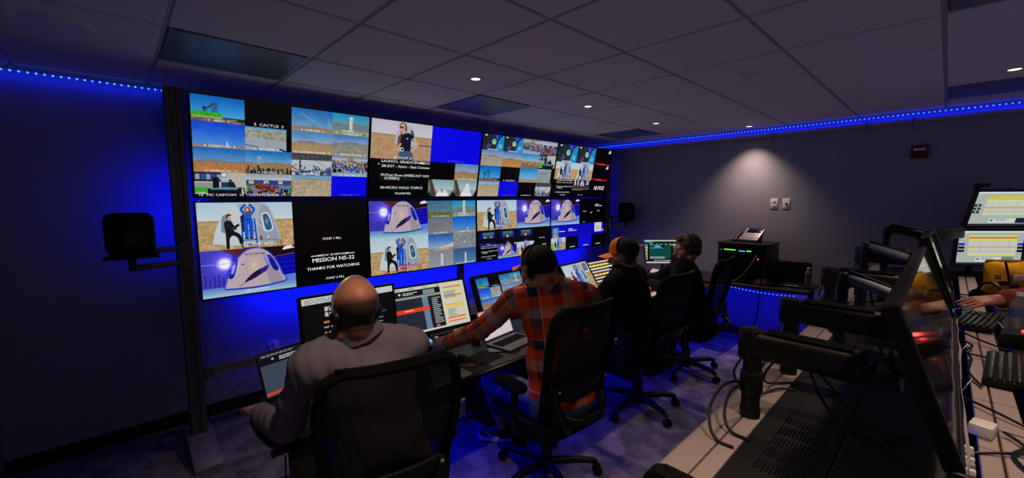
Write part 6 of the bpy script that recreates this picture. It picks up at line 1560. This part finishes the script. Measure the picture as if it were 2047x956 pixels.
def grey_arm(label, x, a, b_, m):
    t = thing('spring_arm', label, 'monitor arm', (x, a[0], CZ), group='grey spring arms of the second row')
    A = Vector((0, 0, a[1] - CZ)); E_ = Vector((-.02, b_[0] - a[0], b_[1] - CZ)); d = (E_ - A)
    b = B(); b.tube([A - d * .06, A, A + d * .15, A + d * .85, E_, E_ + d * .06], [.012, .021, .025, .025, .021, .012], 16); b.build('arm_cover', m, t)
    b = B(); b.box(((A + E_) / 2 + Vector((0, .0, .028))), (.022, d.length * .9, .012), (math.atan2(d.z, d.y) + PI, 0, 0), bev=.004); b.build('top_channel', 'deck', t)
    b = B(); b.cyl((0, 0.01, 0), (0, .01, A.z - .03), .021, seg=16); b.cyl((0, .01, A.z - .05), (0, .0, A.z + .01), .026, seg=16); b.build('pole', 'black', t)
    b = B(); b.cyl(E_, E_ + Vector((-.02, -.05, .0)), .016, seg=14); b.box(E_ + Vector((-.02, -.055, .0)), (.08, .008, .08), (math.radians(-20), 0, 0), bev=.002); b.build('tilt_head', 'black', t)
    return t
grey_arm('nearest blue-grey spring arm, between the second and third black arms', 2.30, (.285, 1.392), (.125, 1.335), 'bluegrey')
grey_arm('middle blue-grey spring arm, above the third black arm', 3.00, (.29, 1.47), (.125, 1.415), 'bluegrey')
grey_arm('farthest dark blue-grey spring arm, topmost in the row', 3.62, (.25, 1.535), (.09, 1.50), 'deck')

# ---------------------------------------------------------------- cables over the deck
def cable(label, pts, r=.0045, m='cable', name='cable'): return tag(B().tube(pts, r, 8).build(name, m), label, 'cable', 'loose cables on the second console')
z = CZ + r_ if False else CZ
cable('black cable looping from the nearest pole to the cream rail', [(1.395, .41, 1.16), (1.33, .44, 1.16), (1.25, .45, 1.12), (1.20, .43, 1.075), (1.18, .40, 1.056), (1.18, .36, 1.055)])
cable('second black cable looping beside the nearest pole', [(1.40, .41, 1.15), (1.35, .43, 1.13), (1.28, .42, 1.09), (1.25, .39, 1.06), (1.25, .34, 1.055)])
cable('black cable arching off the nearest pole toward the second', [(1.42, .385, 1.17), (1.50, .37, 1.215), (1.58, .36, 1.22), (1.63, .36, 1.20)], .004)
cable('black cable dropping onto the rail between the two nearest arms', [(1.66, .36, 1.20), (1.62, .40, 1.13), (1.66, .41, 1.07), (1.74, .37, 1.056), (1.78, .33, 1.055)], .004)
cable('short black cable lying across the slot of the cream rail', [(1.60, .40, 1.052), (1.64, .38, 1.06), (1.68, .36, 1.058), (1.70, .33, 1.055)], .004)
cable('long black cable sagging from the nearest arm across the deck', [(1.45, .25, 1.235), (1.47, .22, 1.15), (1.49, .17, 1.075), (1.50, .11, 1.056), (1.56, .06, 1.056), (1.62, .03, 1.056)], .005)
cable('black cable running from the nearest arm toward the monitors', [(1.47, .24, 1.235), (1.55, .18, 1.13), (1.54, .12, 1.065), (1.47, .06, 1.056), (1.42, .01, 1.056)], .0045)
cable('black cable under the second arm', [(1.90, .28, 1.25), (2.0, .21, 1.15), (2.05, .14, 1.07), (2.08, .07, 1.056)], .005)
cable('curled black cable at the foot of the third pole', [(2.72, .42, 1.25), (2.66, .44, 1.18), (2.62, .42, 1.10), (2.60, .36, 1.06), (2.52, .30, 1.056)], .004)
cable('black cable under the nearest grey arm', [(2.30, .20, 1.33), (2.22, .17, 1.22), (2.20, .14, 1.10), (2.26, .1, 1.056)], .004)

# ---------------------------------------------------------------- things on the operators' side
def keyboard(label, x, y, z, rz, w=.44, d=.15):
    t = thing('computer_keyboard', label, 'keyboard', (x, y, z), (math.radians(-4), 0, math.radians(rz)), 'black keyboards of the second row')
    B().prism(rrect(w, d, .012), 0, .018, bev=.004).build('tray', 'black', t); k = B()
    for j in range(6):
        n = 20
        for i in range(n): k.box((-w / 2 + .016 + i * (w - .03) / (n - .4), -d / 2 + .018 + j * .0225, .0225), ((w - .03) / n - .004, .0165, .010), bev=.002, seg=1)
    o = k.build('keys', 'blackgloss', t); o['kind'] = 'stuff'
    for s in (-1, 1): B().box((s * (w / 2 - .06), d / 2 - .015, -.004), (.05, .012, .012), bev=.002).build('foot', 'black', t)
    return t
keyboard('nearest black keyboard at the right edge', 2.46, -.222, CZ + .012, -4)
keyboard('black keyboard under the hand of the operator', 3.32, -.165, CZ + .012, -9, .42, .13)
t = thing('intercom_box', 'black desktop box with a glowing red light under the water bottle', 'intercom box', (3.0, -.315, CZ), (0, 0, math.radians(-8)))
B().prism([(-.10, 0), (.10, 0), (.10, .05), (-.10, .085)], -.075, .075, Matrix(((0, 0, 1, 0), (1, 0, 0, 0), (0, 1, 0, 0), (0, 0, 0, 1))), bev=.004).build('body', 'black', t)
B().box((-.02, .03, .069), (.03, .014, .008), (math.radians(-10), 0, 0), bev=.003).build('talk_key', 'redhot', t)
B().box((-.02, -.03, .08), (.10, .03, .006), (math.radians(-10), 0, 0), bev=.002).build('key_strip', 'grey', t)
L = bpy.data.lights.new('talk_key_glow', 'POINT'); L.energy = .05; L.color = (1, .05, .03); L.shadow_soft_size = .01; o = bpy.data.objects.new('talk_key_glow', L); C.objects.link(o); o.location = (2.98, -.29, CZ + .10)
bottle('water bottle with a blue label behind the box with the red light', 3.27, -.285, CZ, .205, .034)
t = thing('snack_bag', 'yellow foil snack bag standing before the stacked monitors', 'snack bag', (4.40, -.32, CZ), (0, 0, math.radians(-50)))
def bag(u, v):
    a = 2 * PI * u; e = .5 + .5 * min(1, min(v, 1 - v) * 4); th = .045 * math.sin(PI * v) ** .6
    return (.15 * math.cos(a) * (1 + .03 * math.sin(9 * v)), th * math.sin(a) * (1 + .15 * math.sin(3 * a + 7 * v)), .24 * v + .006 * math.sin(5 * a))
B().grid(bag, 40, 20).build('pouch', 'yellow', t)
b = B(); b.box((0, 0, .243), (.29, .004, .022)); b.box((0, 0, .008), (.28, .006, .016)); b.build('crimp_seal', 'yellow', t)
mats = [M['red'], M['paper'], mat('green_print', srgb(70, 120, 50), .5)]
for k, (x, z, w, h, q) in enumerate(((-.06, .10, .05, .03, 0), (-.10, .14, .03, .03, 2), (.0, .07, .05, .05, 0), (.04, .141, .115, .042, 1))):
    b = B(); b.grid(lambda u, v: (x + (u - .5) * w, -.047 * math.sin(PI * (z + (v - .5) * h) / .24) ** .6 * math.sqrt(max(.05, 1 - ((x + (u - .5) * w) / .15) ** 2)) * 1.17 - .003, z + (v - .5) * h), 7, 5, .001); b.build('printed_patch', mats[q], t)
b = B(); T = text_tris('LEMON', 0) * .036
for tri in T:
    vs = [b.bm.verts.new((p[0] - .012, -.0595 + .06 * max(0, p[0] - .03), p[1] + .128)) for p in tri]; b.bm.faces.new(vs)
b.build('lettering', 'black', t, smooth=0)
t = thing('stylus_pen', 'dark pen leaning upright before the yellow bag', 'pen', (4.12, -.31, CZ))
B().cyl((.03, -.03, .0), (-.06, .03, .27), .006, seg=10).build('barrel', 'black', t); B().cyl((-.06, .03, .27), (-.065, .034, .285), .006, .001, seg=10).build('tip', 'silver', t)
t = thing('headphones', 'black headphones lying on the second console beside the yellow bag', 'headphones', (3.98, -.24, CZ), (0, 0, math.radians(40)))
b = B(); b.tube([(.085 * math.cos(a), .02, .045 + .10 * math.sin(a)) for a in np.linspace(0.1, PI - .1, 11)], .008, 8); b.build('headband', 'black', t)
for s in (-1, 1): B().lathe([(0, .02), (.03, .018), (.042, .004), (.042, -.012), (.024, -.018), (0, -.012)], (s * .085, .02, .045), rot=(0, s * PI / 2, 0)).build('ear_cup', 'blackmat', t)
b = B(); b.tube([(.085, -.01, .05), (.10, -.08, .09), (.09, -.12, .14)], .004, 6); b.build('boom_microphone', 'black', t)
for k, (a, bq, l) in enumerate((((3.75, -.10, CZ + .01), (3.05, -.24, CZ + .008), 'pale cable curving past the hand of the operator'), ((3.9, -.2, CZ + .02), (3.6, -.06, CZ + .01), 'white cable end beside the headphones'))):
    a = Vector(a); bq = Vector(bq); d = (bq - a); cable(l, [a, a + d * .3 + Vector((.03, .05, .04)), a + d * .6 + Vector((-.02, -.04, .02)), bq], .0045, 'cablew')
for k, pts in enumerate(([(2.9, -.06, 1.06), (2.75, -.12, 1.07), (2.62, -.10, 1.065), (2.60, -.20, 1.065)], [(3.0, -.05, 1.09), (2.85, -.15, 1.075), (2.72, -.30, 1.06), (2.66, -.42, 1.05)], [(2.75, -.05, 1.07), (2.55, -.11, 1.07), (2.35, -.10, 1.065), (2.20, -.13, 1.06)],
                         [(2.05, -.07, 1.06), (1.95, -.15, 1.065), (1.88, -.24, 1.055), (1.85, -.34, 1.05)], [(1.80, -.155, 1.065), (1.74, -.19, 1.06), (1.66, -.165, 1.06), (1.56, -.20, 1.055), (1.50, -.27, 1.05)], [(1.62, -.09, 1.05), (1.66, -.15, 1.06), (1.70, -.21, 1.055), (1.62, -.30, 1.05)],
                         [(3.9, -.06, 1.07), (3.75, -.14, 1.075), (3.6, -.10, 1.07), (3.55, -.25, 1.07)], [(3.7, -.05, 1.08), (3.8, -.12, 1.09), (4.0, -.14, 1.075), (4.1, -.06, 1.06)], [(4.2, -.1, 1.06), (4.0, -.16, 1.09), (3.85, -.08, 1.07)])):
    cable(['black cable past the far end of the nearest keyboard', 'black cable across the rail beyond the nearest keyboard', 'black cable along the monitors by the nearest keyboard', 'black cable in front of the nearest keyboard', 'black cable from the white charger curling to the right edge', 'black plug lead beside the white charger',
           'black cable beyond the hand of the operator', 'black cable coiled behind the operator keyboard', 'black cable at the foot of the lower stacked monitor'][k], pts, .004)
t = thing('power_adapter', 'white cube power adapter on the rail at the lower right', 'power adapter', (1.775, -.115, CZ), (0, 0, math.radians(-12)))
B().box((0, 0, .018), (.062, .05, .034), bev=.005).build('body', 'white', t)
B().tube([(.03, -.026, .018), (.035, -.06, .016), (.05, -.12, .012), (.06, -.2, .01)], .0035, 8).build('lead', 'cablew', t)
t = thing('white_phone', 'white phone in a red case on a stand at the right edge', 'phone', (2.02, -.262, CZ + .055), (math.radians(6), math.radians(-4), math.radians(-14)))
B().prism(rrect(.165, .085, .014), 0, .008, bev=.003).build('case', 'red', t); B().prism(rrect(.158, .078, .012), .0075, .010, bev=.001).build('body', 'white', t)
B().box((.02, 0, -.027), (.05, .05, .054), (0, 0, 0), bev=.004).build('stand', 'black', t)
t = thing('usb_hub', 'dark connector strip with pale plugs under the nearest monitor', 'usb hub', (1.56, -.072, CZ - .03))
B().box((0, 0, .012), (.20, .045, .045), bev=.004).build('body', 'black', t)
for k in range(5): B().box((-.08 + k * .034, -.012, .04), (.013, .02, .018), bev=.003).build('plug', 'cablew' if k % 2 else 'white', t)
for x, l in ((2.12, 'orange and white card between the nearest monitors and the rail'), (2.62, 'small orange card further along behind the monitors')):
    t = thing('paper_card', l, 'card', (x, -.082, CZ + .005), (math.radians(20), 0, math.radians(-10)))
    B().box((0, 0, .02), (.085, .002, .045)).build('card', 'paper', t); B().box((.01, -.0016, .018), (.04, .001, .024)).build('print', mat('orange_print', srgb(220, 90, 40), .6), t)
t = thing('connector_block', 'grey row of terminals in the trough below the monitors', 'terminal block', (2.38, -.07, CZ - .06))
B().box((0, 0, .02), (.16, .03, .05), bev=.003).build('housing', 'deck', t)
b = B()
for k in range(9): b.box((-.064 + k * .016, -.004, .047), (.009, .022, .008))
b.build('terminals', 'cablew', t)

# stacked monitors at the far end
make_screen('computer_monitor', 'upper of two stacked monitors with yellow-banded timelines at the far right', 'monitor', (5.215, -.333, 1.635), .52, .285, -46.5, -14, ui_time(0), stand='none', bez=.012, chin=.016)
t = make_screen('computer_monitor', 'lower of two stacked monitors with yellow and orange timelines behind the yellow bag', 'monitor', (5.305, -.272, 1.305), .52, .285, -46.5, -2, ui_time(1), stand='none', bez=.010, chin=.014)
t = thing('monitor_stand', 'tall black stand carrying the two stacked monitors', 'monitor stand', (5.38, -.20, CZ), (0, 0, math.radians(-46.5)))
B().box((0, .02, .008), (.30, .20, .016), bev=.004).build('base_plate', 'black', t)
B().cyl((0, .05, .016), (0, .05, .80), .02, seg=16).build('pole', 'black', t)
for z in (.26, .585): B().box((0, .0, z), (.10, .10, .06), bev=.006).build('mount_arm', 'black', t)
B().box((-.06, -.06, .78), (.09, .03, .03), bev=.005).build('webcam', 'black', t)
t = thing('display_mount', 'black horizontal arm behind the farthest unlit monitor', 'monitor arm', (4.55, .12, CZ), group='monitor arms on the second row')
B().cyl((0, 0, 0), (0, 0, .40), .022, seg=16).build('pole', 'black', t)
B().box((.22, -.10, .39), (.55, .06, .09), (0, 0, math.radians(-24)), bev=.015).build('beam', 'black', t)
